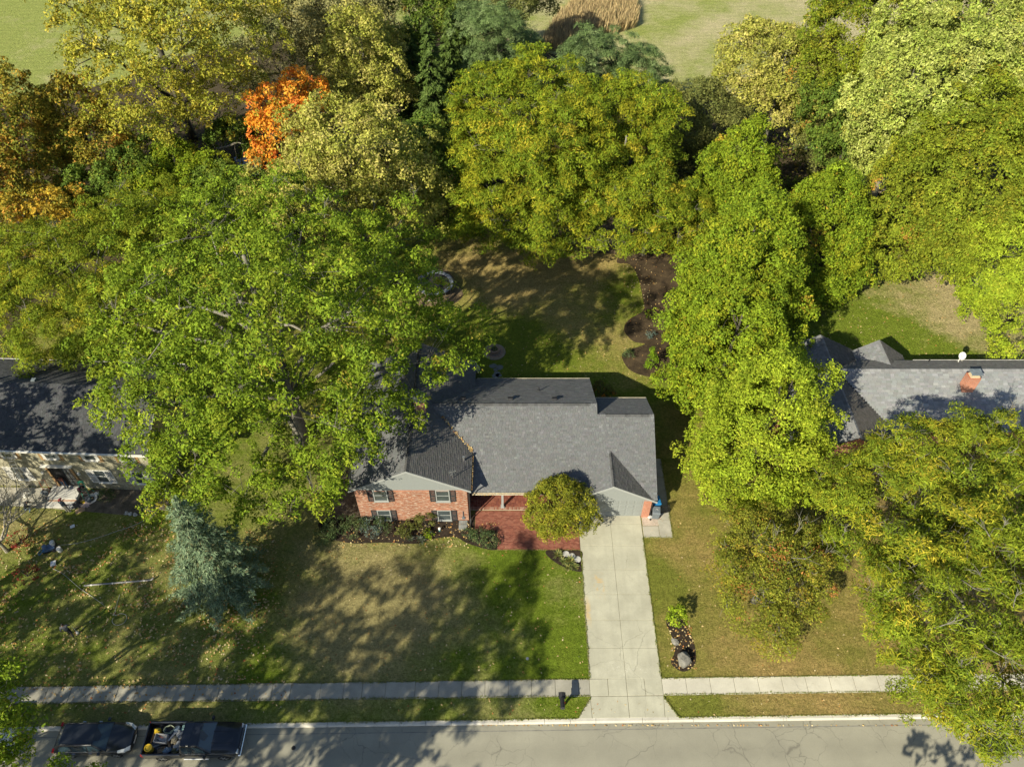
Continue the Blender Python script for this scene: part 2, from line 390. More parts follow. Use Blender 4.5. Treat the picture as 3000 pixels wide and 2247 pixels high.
# ================================================================== SETTING
ST = 0.0135                                   # the street runs a touch off the x axis
def sy(y0, x): return y0 + ST * x
def band(name, y0, y1, x0, x1, z, mat, t=.05):
    m = MB(); m.prism([(x0, sy(y0,x0)), (x1, sy(y0,x1)), (x1, sy(y1,x1)), (x0, sy(y1,x0))], z-t, z)
    return struct(m.build(name, mat))
def sheet(name, pts, z, mat, t=.04):
    m = MB(); m.prism([(p[0],p[1]) for p in pts], z-t, z); return struct(m.build(name, mat))
def smooth_poly(pts, k=5):
    out = []; n = len(pts)
    for i in range(n):
        p0, p1, p2, p3 = [Vector((*pts[(i+j-1) % n][:2], 0)) for j in range(4)]
        for s in range(k):
            t = s/k
            out.append(.5*((2*p1)+(-p0+p2)*t+(2*p0-5*p1+4*p2-p3)*t*t+(-p0+3*p1-3*p2+p3)*t**3))
    return out

g = MB(); g.prism([(-900,-500),(900,-500),(900,1500),(-900,1500)], -1.0, -.17)
struct(g.build('ground', M_woods))
band('road', 7.9, 16.48, -220, 220, -.12, M_road, .04)
band('road_seam', 16.05, 16.10, -60, 60, -.116, M_seam, .01)
band('verge_south', -30, 7.6, -220, 220, 0, M_lawn_right, .15)
CURB0, CURB1 = 16.45, 16.73
band('kerb_south', 7.6, 7.9, -220, 220, .0, M_curb, .16)
# lawns as sheets; the woods floor and the field lie behind
DX0, DXM, DX1 = 5.03, 7.42, 9.74
sheet('front_lawn', [(-90, sy(16.73,-90)), (DX0, sy(16.73,DX0)), (DX0,33), (6.0,44.5), (-90,44.5)], 0, M_lawn_front, .16)
sheet('side_lawn', [(DX1, sy(16.73,DX1)), (90, sy(16.73,90)), (90,40), (23,44.5), (6.0,44.5), (6.0,33), (DX1,33)], .002, M_lawn_right, .16)
back = smooth_poly([(-40,44.0),(23,44.0),(22,58),(17,66),(8,68.5),(-4,70),(-12,66),(-40,62)])
sheet('back_lawn', back, .012, M_lawn_back, .17)
east = smooth_poly([(22,44),(60,38),(75,50),(60,66),(44,64),(30,60)])
sheet('east_lawn', east, .022, M_lawn_east, .18)
fld = [(-400,96)] + [tuple(V(x, y))[:2] for x, y in ((-40,215),(120,205),(250,175),(400,120),(560,85),(900,60),(1180,110),(1380,190),(1560,215),(1800,205),(1900,150))] + [(75,112),(400,112),(400,700),(-400,700)]
sheet('field', fld, .01, M_field, .17)
dirt = MB(); dirt.prism([tuple(V(x, y))[:2] for x, y in ((1815,372),(1850,350),(1900,362),(1945,392),(1905,415),(1850,418))], -.1, .035)
struct(dirt.build('sandy_clearing', M_sand))
ck = MB(); ck.prism([tuple(V(x, y))[:2] for x, y in ((505,340),(530,332),(562,345),(568,372),(545,382),(515,366))], -.1, -.02)
struct(ck.build('creek', M_water))

# --- kerb stones (north side), one object each
kerb = struct(bpy.data.objects.new('kerb', None)); col.objects.link(kerb)
x = -46.0; i = 0; KR = random.Random(3)
while x < 46:
    L = 2.93 if not (3.9 < x < 4.4) else 2.1
    L *= KR.choice((1,1,1,.55)); m = MB()
    a, b = x + .012, x + L - .012; dz = KR.uniform(-.006,.006)
    lip = -.10 if 3.6 < (a+b)/2 < 10.7 else 0.0
    pr = [(CURB0, -.16), (CURB0, -.085), (CURB0+.05, -.02 + lip*.5), (CURB0+.10, .004+dz), (CURB1, .006+dz), (CURB1, -.16)]
    vs = [(a, sy(q[0],a), q[1]) for q in pr] + [(b, sy(q[0],b), q[1]) for q in pr]; n = len(pr)
    m.add(vs, [tuple(range(n)), tuple(range(2*n-1,n-1,-1))] + [(k,n+k,n+(k+1)%n,(k+1)%n) for k in range(n)])
    m.build('kerb_stone', M_curb, kerb); x += L
# --- sidewalk slabs
walk = struct(bpy.data.objects.new('sidewalk', None)); col.objects.link(walk)
wb = MB(); x0, x1 = -46, 46
wb.prism([(x0, sy(18.08,x0)), (x1, sy(18.08,x1)), (x1, sy(19.22,x1)), (x0, sy(19.22,x0))], -.12, .004); wb.build('joint_bed', M_dirt, walk)
def slab(parent, name, poly, z0, z1, mat, tilt=0.0):
    m = MB(); m.prism(poly, z0, z1 + tilt); return m.build(name, mat, parent, bevel=.012)
x = -44.0
while x < DX0 - .3:
    L = min(KR.choice((1.52,1.52,1.5,1.2,1.9)), DX0 - x); a, b = x+.012, x+L-.012
    slab(walk, 'paving_slab', [(a,sy(18.1,a)),(b,sy(18.1,b)),(b,sy(19.2,b)),(a,sy(19.2,a))], -.1, .026, M_walkold, KR.uniform(-.008,.012)); x += L
x = DX1
while x < 44:
    L = 1.56; a, b = x+.012, x+L-.012
    slab(walk, 'paving_slab', [(a,sy(18.1,a)),(b,sy(18.1,b)),(b,sy(19.2,b)),(a,sy(19.2,a))], -.1, .026, M_walknew, KR.uniform(-.006,.008)); x += L
# --- driveway slabs and apron
drv = struct(bpy.data.objects.new('driveway', None)); col.objects.link(drv)
db = MB(); db.prism([(DX0-.02,19.2),(DX1+.02,19.3),(DX1+.02,31.9),(DX0-.02,31.9)], -.12, .004)
db.prism([(4.15,16.80),(10.5,16.88),(DX1,18.2),(DX0,18.15)], -.12, .0045); db.build('joint_bed', M_dirt, drv)
ys = [19.28] + [W(1800, y)[1] for y in (1898,1817,1741,1668,1598,1535)] + [31.85]
for j in range(len(ys)-1):
    y0, y1 = ys[j]+.009, ys[j+1]-.009
    for xa, xb in ((DX0, DXM), (DXM, DX1)):
        slab(drv, 'concrete_slab', [(xa+.009,y0),(xb-.009,y0),(xb-.009,y1),(xa+.009,y1)], -.1, .03, M_drive, KR.uniform(-.004,.004))
xs = [DX0, 6.22, DXM, 8.6, DX1]
for k in range(4):
    a, b = xs[k]+.013, xs[k+1]-.013
    slab(drv, 'concrete_slab', [(a,sy(18.1,a)),(b,sy(18.1,b)),(b,sy(19.19,b)),(a,sy(19.19,a))], -.1, .028, M_drive, KR.uniform(-.004,.004))
for poly in ([(DX0+.05,16.80),(DXM-.015,16.83),(DXM-.015,18.17),(DX0+.013,18.14)], [(DXM+.015,16.83),(DX1-.1,16.87),(DX1-.013,18.19),(DXM+.015,18.17)],
             [(4.12,16.79),(DX0+.02,16.80),(DX0-.01,18.12)], [(DX1-.07,16.87),(10.52,16.88),(DX1+.015,18.18)]):
    slab(drv, 'concrete_slab', poly, -.1, .02, M_drive, 0)
# --- path beside the garage, planting beds
sp = struct(bpy.data.objects.new('side_path', None)); col.objects.link(sp)
for poly in ([(9.8,29.75),(11.0,29.75),(11.0,30.75),(9.8,30.75)], [(11.02,29.75),(11.95,29.75),(11.95,31.3),(11.02,31.3)], [(11.3,31.33),(11.98,31.33),(11.98,33.2),(11.3,33.2)],
             [(11.0,33.23),(12.0,33.23),(12.0,35.2),(11.0,35.2)], [(11.0,35.23),(12.0,35.23),(12.0,37.0),(11.0,37.0)]):
    slab(sp, 'path_slab', poly, -.1, .03, M_walkside)
sheet('gravel_patch', [(9.82,30.78),(11.0,30.78),(11.28,31.33),(11.28,31.9),(9.82,31.9)], .02, M_gravel, .1)
def bed(name, pts, mat, z=.03): return sheet(name, smooth_poly(pts), z, mat, .12)
bed('front_bed', [(-14.2,31.3),(-14.0,30.0),(-12,29.3),(-9.5,29.35),(-7.2,29.25),(-5.6,29.7),(-4.2,29.8),(-3.1,29.2),(-1.1,28.75),(-1.0,30.3),(-2.7,30.45),(-2.8,32.0),(-3.4,31.6),(-9,31.6)], M_mulch)
bed('patio_bed', [(2.5,28.66),(3.3,27.6),(4.9,26.95),(5.0,27.7),(5.0,28.66)], M_mulch, .028)
bed('boulder_bed', [(10.55,23.2),(10.8,22.2),(10.85,21.1),(10.5,20.3),(11.2,19.75),(12.0,20.15),(12.25,21.1),(12.1,22.3),(11.7,23.3),(11.1,23.7)], M_mulch)
bed('tree_bed', [(10.7,62),(12.0,61.5),(12.6,59.7),(12.75,56.5),(12.6,54.6),(11.0,53.2),(10.5,51.8),(11.2,50.4),(12.2,50.0),(10.2,49.0),(10.0,48.0),(10.6,46.7),(12.0,46.0),(14.5,45.6),(17,48),(19,55),(18,64),(13,65)], M_mulch_mix, .05)
bed('locust_mulch', [(4,68),(5,64.6),(9,63.4),(13,63.6),(14,68),(9,71)], M_mulch_tan, .04)
bed('trampoline_bed', [(-8.5,60.5),(-6.6,60.6),(-5.4,58.4),(-4.8,56.8),(-5.6,55.6),(-7.2,55.2),(-10,56)], M_mulch_tan, .03)
bed('house_side_soil', [(-14.2,38),(-14.0,32),(-11.5,31.5),(-11.3,38)], M_bedbare, .024)
bed('neighbour_bed', [(-33.4,33.9),(-33.2,32.3),(-31.2,31.9),(-28.3,31.7),(-26.6,32.2),(-26.5,34.0)], M_bedbare, .03)
bed('neighbour_path', [(-45,34.1),(-45,33.0),(-38,32.5),(-35.2,32.3),(-33.4,32.3),(-33.4,34.0)], M_walkside, .028)

# ================================================================== HOUSES
def shingles(parent, corners, base, var, tint=(.98,1,1.03), expo=.145, tw=(.13,.30), seed=1, pale=.075, name='shingles', thick=.028):
    """courses of separate tabs laid over a roof plane; corners in 3D, in order"""
    R = random.Random(seed)
    C = [Vector(c) for c in corners]
    n = None
    for i in range(len(C)):
        a, b, d = C[i-1], C[i], C[(i+1) % len(C)]
        q = (b-a).cross(d-b)
        n = q if n is None else n + q
    n.normalize()
    if n.z < 0: n = -n
    u = Vector((0,0,1)).cross(n).normalized(); v = n.cross(u).normalized()
    if v.z < 0: v = -v; u = -u
    o = C[0]; P2 = [((c-o).dot(u), (c-o).dot(v)) for c in C]
    v0 = min(p[1] for p in P2); v1 = max(p[1] for p in P2)
    m = MB(); rows = int((v1-v0)/expo)+1
    for r in range(rows):
        va = v0 + r*expo; vb = min(va + expo + .02, v1); vm = min(va + expo*.5, v1-.01)
        xs = []
        for i in range(len(P2)):
            (ua, wa), (ub, wb_) = P2[i-1], P2[i]
            if (wa <= vm) != (wb_ <= vm): xs.append(ua + (vm-wa)/(wb_-wa)*(ub-ua))
        xs.sort()
        for k in range(0, len(xs)-1, 2):
            a, e = xs[k], xs[k+1]; uu = a - R.uniform(0, .2)
            while uu < e:
                w = R.uniform(*tw); ua, ub = max(uu, a), min(uu + w, e); uu += w
                if ub - ua < .03: continue
                t = thick * R.choice((1, 1, .55, .75)); g = base * (1 + R.gauss(0, var))
                if R.random() < pale: g *= R.uniform(1.08, 1.24)
                m.cc = tuple(max(.004, g*q*R.uniform(.97,1.03)) for q in tint)
                p = lambda U, S, H: o + u*U + v*S + n*H
                gp = .006
                m.add([p(ua+gp,va,.0),p(ub-gp,va,.0),p(ub-gp,va,t),p(ua+gp,va,t),p(ua+gp,vb,.006),p(ub-gp,vb,.006)],
                      [(0,1,2,3),(3,2,5,4),(0,3,4),(1,5,2)])
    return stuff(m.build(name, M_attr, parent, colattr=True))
def roof_plane(house, corners, base=.085, var=.12, seed=1, deck=M_shut, **kw):
    m = MB(); C = [Vector(c) for c in corners]
    m.extrude([c + Vector((0,0,-.012)) for c in C], (0,0,-.14))
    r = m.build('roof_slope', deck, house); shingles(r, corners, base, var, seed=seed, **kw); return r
def ridge_caps(house, a, b, base=.07, w=.16, seed=5, step=.24, drop=.5):
    a, b = Vector(a), Vector(b); d = (b-a); L = d.length; d.normalize(); s = Vector((d.y,-d.x,0)).normalized()
    m = MB(); R = random.Random(seed); k = 0
    while k < L:
        e = min(k + step + .03, L); g = base*R.uniform(.8,1.2); m.cc = (g,g,g*1.02)
        p, q = a + d*k, a + d*e
        m.add([p-s*w-Vector((0,0,w*drop-.05)), p+Vector((0,0,.07)), p+s*w-Vector((0,0,w*drop-.05)), q-s*w-Vector((0,0,w*drop-.03)), q+Vector((0,0,.05)), q+s*w-Vector((0,0,w*drop-.03))],
              [(0,1,4,3),(1,2,5,4),(0,2,1)]); k += step
    return m.build('ridge_cap', M_attr, house, colattr=True)
def gutter(house, a, b, mat, w=.12, h=.11):
    a, b = Vector(a), Vector(b); d = (b-a).normalized(); s = Vector((d.y,-d.x,0)).normalized()
    m = MB()
    for off, ww, z0, z1 in ((0, .012, -h, 0.0), (w, .012, -h, 0.0), (w/2, w, -h, -h+.015)):
        c = (a+b)/2 + s*off; m.obox(c + Vector((0,0,(z0+z1)/2)), ((b-a).length, ww, z1-z0), math.atan2(d.y,d.x))
    return m.build('gutter', mat, house)
def window(house, x0, x1, z0, z1, y, trim=M_white, rz=None, divs=1, depth=.05, local=False, face='Y', blind=False):
    """double-hung window on a wall facing -Y (or +X when face='X')"""
    def B(m, a, b):
        if face == 'Y': m.box(a, b)
        else: m.box((y - b[1], a[0], a[2]), (y - a[1], b[0], b[2]))
    yy = y if face == 'Y' else 0.0
    m = MB(); t = .07
    for a, b in (((x0-t,z0-t),(x0,z1+t)), ((x1,z0-t),(x1+t,z1+t)), ((x0,z1),(x1,z1+t)), ((x0,z0-t),(x1,z0))):
        B(m, (a[0], yy-depth, a[1]), (b[0], yy+.02, b[1]))
    w = m.build('window', trim, house, local=local)
    m = MB(); zm = (z0+z1)/2
    B(m, (x0, yy-.03, zm-.025), (x1, yy-.004, zm+.025)); m.build('meeting_rail', trim, w, local=local)
    for a, b in ((z0, zm-.025), (zm+.025, z1)):
        m = MB(); B(m, (x0, yy-.012, a), (x1, yy-.002, b)); m.build('pane', M_glass, w, local=local)
    m = MB(); B(m, (x0-t-.04, yy-.12, z0-t-.05), (x1+t+.04, yy+.01, z0-t)); m.build('sill', trim, w, local=local)
    return w
def shutter(house, x0, x1, z0, z1, y, mat, local=False):
    m = MB(); f = .05
    for a, b in (((x0,z0),(x0+f,z1)), ((x1-f,z0),(x1,z1)), ((x0+f,z0),(x1-f,z0+f)), ((x0+f,z1-f),(x1-f,z1)), ((x0+f,(z0+z1)/2-.03),(x1-f,(z0+z1)/2+.03))):
        m.box((a[0], y-.05, a[1]), (b[0], y-.004, b[1]))
    s = m.build('shutter', mat, house, local=local)
    m = MB(); z = z0 + f + .03
    while z < z1 - f:
        m.obox(((x0+x1)/2, y-.025, z), (x1-x0-2*f, .012, .055), rx=.6); z += .055
    m.build('louvres', mat, s, local=local); return s
def siding(house, zs, xfun, y, mat, step=.19, name='siding', local=False, face='Y'):
    m = MB(); z = zs[0]
    while z < zs[1] - .02:
        z2 = min(z + step, zs[1]); a0, b0 = xfun(z); a1, b1 = xfun(z2)
        if b0 > a0:
            m.add([(a0,y-.028,z),(b0,y-.028,z),(max(b1,a1),y-.010,z2),(a1,y-.010,z2),(a0,y,z),(b0,y,z)], [(0,1,2,3),(4,5,1,0)])
        z = z2
    return m.build(name, mat, house, local=local)

# ------------------------------------------------------------------ the brick tri-level house in the middle
H = thing('brick_house', 'red brick split-level house with dark grey shingle roof and attached garage beside the driveway', 'house', (-.5, 37, 0))
m = MB(); m.extrude([(-11.35,31.25,0),(-3.25,31.25,0),(-3.25,31.25,4.08),(-11.35,31.25,4.08)], (0,11.95,0)); m.build('brick_wall', M_brick, H)
m = MB(); m.extrude([(-11.34,31.26,4.08),(-3.26,31.26,4.08),(-3.26,31.26,4.42),(-7.3,31.26,6.58),(-11.34,31.26,4.42)], (0,11.9,0)); m.build('gable_wall', M_siding, H)
m = MB(); m.extrude([(-3.6,33.6,0),(-3.6,42.4,0),(-3.6,42.4,3.3),(-3.6,37.6,5.92),(-3.6,33.6,3.72)], (9.7,0,0)); m.build('main_wall', M_siding, H)
m = MB(); m.extrude([(4.0,31.72,0),(4.0,39.7,0),(4.0,39.7,3.9),(4.0,36.87,5.5),(4.0,31.72,2.62)], (6.3,0,0)); m.build('garage_wall', M_brickorange, H)
for xa, xb in ((9.78,10.34),(3.96,4.98)):
    m = MB(); m.box((xa,31.52,0),(xb,31.71,2.35)); m.build('brick_pier', M_brickorange, H)
# soldier course over the upper windows, frieze
m = MB(); k = -11.33
while k < -3.3: m.box((k,31.235,3.86),(k+.07,31.249,4.07)); k += .083
m.build('soldier_course', M_brickorange, H)
siding(H, (4.08,6.6), lambda z: (-11.34 + max(0,(z-4.40))/.535, -3.26 - max(0,(z-4.40))/.535), 31.24, M_siding, .2, 'gable_siding')
siding(H, (2.22,4.3), lambda z: (4.25 + max(0,z-2.55)/.585, 10.33 - max(0,z-2.55)/.585), 31.54, M_siding, .2, 'gable_siding')
m = MB(); m.extrude([(4.2,31.55,2.2),(10.35,31.55,2.2),(10.35,31.55,2.5),(7.29,31.55,4.3),(4.2,31.55,2.5)], (0,.17,0)); m.build('gable_wall', M_siding, H)
# roofs
SL = .5534
mz = lambda y: 2.9 + SL*(y-31.8)
RB = .145  # east slopes darkened, front lightened: light and shade put into shingle tone
wr = lambda x: 6.72 - .54*abs(x+7.3)
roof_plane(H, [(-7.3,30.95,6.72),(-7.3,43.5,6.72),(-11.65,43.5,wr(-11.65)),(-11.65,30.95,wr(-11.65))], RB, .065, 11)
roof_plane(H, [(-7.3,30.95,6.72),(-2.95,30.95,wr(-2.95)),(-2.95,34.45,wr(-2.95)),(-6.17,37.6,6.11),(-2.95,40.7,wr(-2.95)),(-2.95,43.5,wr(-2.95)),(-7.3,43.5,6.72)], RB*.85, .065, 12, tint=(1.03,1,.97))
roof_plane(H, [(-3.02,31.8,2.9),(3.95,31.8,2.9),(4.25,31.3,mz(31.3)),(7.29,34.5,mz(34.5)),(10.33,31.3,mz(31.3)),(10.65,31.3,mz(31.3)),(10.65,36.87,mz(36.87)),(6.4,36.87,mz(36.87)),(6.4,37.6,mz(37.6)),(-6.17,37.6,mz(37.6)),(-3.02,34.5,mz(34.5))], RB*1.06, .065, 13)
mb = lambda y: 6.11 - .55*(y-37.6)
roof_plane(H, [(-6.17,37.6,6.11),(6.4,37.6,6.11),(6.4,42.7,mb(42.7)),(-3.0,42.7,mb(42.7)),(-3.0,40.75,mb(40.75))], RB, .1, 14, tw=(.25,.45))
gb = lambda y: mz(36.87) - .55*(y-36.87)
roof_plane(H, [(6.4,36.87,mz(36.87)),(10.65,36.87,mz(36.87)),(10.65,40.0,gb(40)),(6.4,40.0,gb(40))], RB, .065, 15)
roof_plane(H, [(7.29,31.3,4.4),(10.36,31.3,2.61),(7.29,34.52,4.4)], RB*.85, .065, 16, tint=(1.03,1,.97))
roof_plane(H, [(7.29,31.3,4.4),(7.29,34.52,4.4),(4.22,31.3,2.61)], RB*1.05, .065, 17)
ridge_caps(H, (-7.3,30.95,6.70), (-7.3,43.5,6.70), .075); ridge_caps(H, (-6.0,37.6,6.09), (5.9,37.6,6.09), .09)
ridge_caps(H, (7.0,36.87,mz(36.87)-.02), (10.3,36.87,mz(36.87)-.02), .09); ridge_caps(H, (7.29,31.3,4.38), (7.29,34.3,4.38), .085, w=.12)
# rake and eave boards
def rake(a, b, mat=M_trimgrey, w=.035, h=.2):
    m = MB(); a, b = Vector(a), Vector(b)
    m.extrude([a, b, b - Vector((0,0,h)), a - Vector((0,0,h))], (0,-w,0)); m.build('rake_board', mat, H)
rake((-11.68,30.94,wr(-11.68)+.0),(-7.3,30.94,6.74)); rake((-7.3,30.94,6.74),(-2.92,30.94,wr(-2.92)))
rake((4.2,31.29,2.60),(7.29,31.29,4.42)); rake((7.29,31.29,4.42),(10.66,31.29,2.45))
gutter(H, (-2.95,31.80,2.86), (3.95,31.80,2.86), M_cream); gutter(H, (6.4,42.70,mb(42.7)-.03), (-2.9,42.70,mb(42.7)-.03), M_cream)
gutter(H, (-2.95,31.0,wr(-2.95)-.03), (-2.95,34.4,wr(-2.95)-.03), M_blackpl); gutter(H, (-11.65,43.4,wr(-11.65)-.03), (-11.65,31.0,wr(-11.65)-.03), M_cream)
gutter(H, (10.65,40.0,gb(40)-.03), (6.45,40.0,gb(40)-.03), M_cream)
m = MB(); m.tube([(-2.86,31.1,4.2),(-2.9,31.25,3.9),(-3.1,31.25,3.6),(-3.12,31.22,.3),(-3.1,30.9,.08),(-3.1,29.6,.06)], .05, 6); m.build('downspout', M_blackpl, H)
m = MB(); m.tube([(10.7,31.5,2.35),(10.45,31.62,2.1),(10.42,31.62,.2),(10.44,31.2,.08)], .05, 6); m.build('downspout', M_blackpl, H)
# windows of the brick wing
for (x0, x1, z0, z1) in ((-9.96,-9.08,2.72,4.0), (-5.45,-4.58,2.68,3.96), (-9.98,-9.12,.16,1.36), (-5.5,-4.62,.14,1.34)):
    window(H, x0, x1, z0, z1, 31.248, M_trimgrey)
    shutter(H, x0-.50, x0-.08, z0-.08, z1+.06, 31.248, M_shut); shutter(H, x1+.08, x1+.50, z0-.08, z1+.06, 31.248, M_shut)
for xc in (-9.55,-5.05):
    m = MB()
    for k in range(12): m.box((xc-.55+k*.092,31.232,1.42),(xc-.55+k*.092+.078,31.247,1.62))
    m.build('brick_lintel', M_brickorange, H)
m = MB(); m.box((-3.75,31.18,.25),(-3.55,31.25,.55)); m.tube([(-3.65,31.2,.3),(-3.65,31.2,1.3)], .025, 5); m.build('gas_meter', M_greybin, H)
# front door and porch window (under the eave)
m = MB(); m.box((.2,33.56,.12),(1.2,33.6,2.2)); dr = m.build('front_door', M_redbrown, H)
m = MB(); m.tube([(1.1,33.53,1.1),(1.1,33.53,1.2)], .03, 6); m.build('handle', M_chrome, dr)
window(H, -2.5, -1.0, .7, 2.1, 33.6, M_white)
# garage door with its raised panels
m = MB(); m.box((4.98,31.63,.03),(9.78,31.70,2.22)); gd = m.build('garage_door', M_siding, H)
for r in range(4):
    for k in range(8):
        x0 = 5.06 + k*.589; z0 = .09 + r*.535; m = MB()
        m.add([(x0,31.627,z0),(x0+.51,31.627,z0),(x0+.51,31.627,z0+.43),(x0,31.627,z0+.43),(x0+.05,31.612,z0+.05),(x0+.46,31.612,z0+.05),(x0+.46,31.612,z0+.38),(x0+.05,31.612,z0+.38)],
              [(4,5,6,7),(0,1,5,4),(1,2,6,5),(2,3,7,6),(3,0,4,7)]); m.build('panel', M_siding, gd)
m = MB(); m.box((4.88,31.56,2.2),(9.88,31.64,2.34)); m.build('lintel_board', M_trimgrey, H)
# porch: post, floor
m = MB(); m.box((-.80,32.28,.1),(-.64,32.44,2.78)); m.box((-.86,32.22,.1),(-.58,32.50,.26)); m.box((-.85,32.23,2.66),(-.59,32.49,2.78)); m.build('porch_post', M_trimgrey, H)
# chimney
cb = W(1228, 1268, 6.3)
m = MB(); m.box((-7.18,36.55,5.9),(-6.38,37.25,7.55)); ch = m.build('chimney', M_brick, H)
m = MB(); m.box((-7.24,36.49,7.55),(-6.32,37.31,7.66)); m.build('chimney_crown', M_galv, ch)
for dx in (-6.98,-6.58):
    m = MB(); m.lathe((dx,36.9,7.66), [(.16,0),(.16,.3),(.25,.32),(.26,.40),(.18,.47),(.02,.5)], 14); m.build('flue_cap', M_galv, ch, smooth=True)
# vents, mast on the roof
for px, py, z in ((1495,1168,5.75),(1624,1169,5.75),(1358,1167,5.75)):
    p = W(px, py, z); m = MB(); zz = mb(p.y); m.obox((p.x,p.y,zz+.10), (.32,.30,.20), rx=-math.atan(.55)); m.obox((p.x,p.y-.01,zz+.22),(.38,.36,.04), rx=-math.atan(.55)); m.build('roof_vent', M_vent, H)
p = W(1579,1140,4.9); m = MB(); m.tube([(p.x,p.y,mb(p.y)-.1),(p.x,p.y,mb(p.y)+.35)], .05, 8); m.build('vent_pipe', M_vent, H)
p = W(1363,1366,4.7); m = MB(); m.tube([(-3.5,33.4,wr(-3.5)-.1),(-3.5,33.4,wr(-3.5)+.38)], .06, 8); m.tube([(-3.5,33.4,wr(-3.5)+.38),(-3.5,33.4,wr(-3.5)+.48)], .10, 8); m.build('vent_pipe', M_alu, H)
m = MB(); q = Vector((-4.2,31.6,wr(-4.2)))
m.tube([q, q+Vector((0,0,.75))], .025, 6); m.tube([q+Vector((-.3,.1,.0)), q+Vector((0,0,.45))], .015, 5); m.tube([q+Vector((-.25,0,.62)), q+Vector((.25,.05,.78))], .018, 5)
for k in range(4): m.tube([q+Vector((-.2+.12*k,-.2,.64+.04*k)), q+Vector((-.2+.12*k,.2,.64+.04*k))], .010, 4)
m.build('antenna', M_alu, H)

# brick floors: each brick real, laid as one mass
def bricks(name, parent, rects, z, pal, seed, bw=.205, bh=.10, mode='run', cut=None, rz=0.0):
    R = random.Random(seed); m = MB()
    def one(x0, y0, x1, y1):
        if cut and not cut((x0+x1)/2, (y0+y1)/2): return
        c = R.choice(pal); k = R.uniform(.9,1.1); m.cc = tuple(q*k for q in c); g = .006; t = R.uniform(-.004,.004)
        a0, b0, a1, b1 = x0+g, y0+g, x1-g, y1-g
        m.add([(a0,b0,z-.03),(a1,b0,z-.03),(a1,b1,z-.03),(a0,b1,z-.03),(a0,b0,z+t),(a1,b0,z+t),(a1,b1,z+t),(a0,b1,z+t)], [(4,5,6,7),(0,1,5,4),(1,2,6,5),(2,3,7,6),(3,0,4,7)])
    for (x0, y0, x1, y1) in rects:
        if mode == 'run':
            y = y0; r = 0
            while y < y1 - .02:
                x = x0 - (bw/2 if r % 2 else 0)
                while x < x1: one(max(x,x0), y, min(x+bw,x1), min(y+bh,y1)); x += bw
                y += bh; r += 1
        elif mode == 'basket':
            s = bw; j = 0; y = y0
            while y + s*.5 < y1:
                x = x0; i = j
                while x < x1:
                    xb = min(x+s, x1)
                    if i % 2: one(x,y,xb,y+s/2); one(x,y+s/2,xb,y+s)
                    else: one(x,y,min(x+s/2,x1),y+s); one(min(x+s/2,x1-.01),y,xb,y+s)
                    x += s; i += 1
                y += s; j += 1
        else:
            x = x0
            while x < x1: one(x, y0, min(x+bh,x1), y1); x += bh
    o = m.build(name, M_attrbrick, parent, colattr=True); o['kind'] = 'stuff'; return o
pat = struct(bpy.data.objects.new('brick_patio', None)); col.objects.link(pat)
m = MB(); m.prism([(-2.78,30.38),(-1.07,30.36),(-1.07,28.72),(5.0,28.70),(5.0,31.7),(4.0,32.1),(-2.78,32.1)], -.1, .012); m.build('sand_bed', M_dirt, pat)
RED = [(.26,.095,.065),(.29,.11,.075),(.22,.08,.057),(.31,.13,.09)]
bricks('paving_bricks', pat, [(-2.78,30.38,5.0,32.08),(-1.07,28.72,5.0,30.38)], .04, RED, 5)
por = struct(bpy.data.objects.new('porch_floor', None)); col.objects.link(por)
m = MB(); m.prism([(-3.2,32.16),(4.0,32.12),(4.0,33.6),(-3.2,33.6)], -.1, .128); m.build('porch_base', plain('pale_mortar', (.50,.42,.34), .9), por)
bricks('floor_bricks', por, [(-3.18,32.36,3.98,33.58)], .15, [(.22,.075,.05),(.27,.10,.065),(.18,.06,.045)], 6, bw=.26, mode='basket')
bricks('edge_bricks', por, [(-3.18,32.10,3.98,32.34)], .155, [(.34,.16,.11),(.40,.24,.18),(.28,.11,.07)], 7, bh=.105, mode='soldier')

# ------------------------------------------------------------------ the stone-faced house at the left edge, under repair
HL = thing('stone_house', 'two storey stone-faced house with dark roof, ladders and workers at its door', 'house', (-26.9, 33.9, 0), rad(-2.4))
def lb(name, mat, f, **kw):
    m = MB(); f(m); return m.build(name, mat, HL, local=True, **kw)
lb('front_wall', M_stone, lambda m: m.box((-17,0,0),(0,.3,5.15)))
lb('side_wall', M_beige, lambda m: m.extrude([(0,.01,0),(0,8.2,0),(0,8.2,5.15),(0,4.25,7.1),(0,.01,5.15)], (-.3,0,0)))
lb('rear_wall', M_beige, lambda m: m.box((-17,7.9,0),(-.3,8.2,5.15)))
lb('floor_deck', M_dark, lambda m: m.box((-17,.31,-.05),(-.31,7.89,.12)))
def local_roof(corners, base, seed, **kw):
    m = MB(); C = [Vector(c) for c in corners]
    m.extrude([c - Vector((0,0,.012)) for c in C], (0,0,-.14)); r = m.build('roof_slope', M_shut, HL, local=True)
    keep = MB.build
    def loc_build(self, name, mat, parent=None, **k): k['local'] = True; return keep(self, name, mat, parent, **k)
    MB.build = loc_build; shingles(r, corners, base, seed=seed, **kw); MB.build = keep
local_roof([(-17,-.35,5.13),(.35,-.35,5.13),(.35,4.25,7.38),(-17,4.25,7.38)], .075, 21, var=.10, tint=(.97,1,1.06))
local_roof([(-17,4.25,7.38),(.35,4.25,7.38),(.35,8.55,5.28),(-17,8.55,5.28)], .085, 22, var=.10)
lb('gutter', M_white, lambda m: m.box((-17,-.48,5.02),(.36,-.36,5.14)))
lb('rear_gutter', M_white, lambda m: m.box((-17,8.56,5.14),(.36,8.68,5.26)))
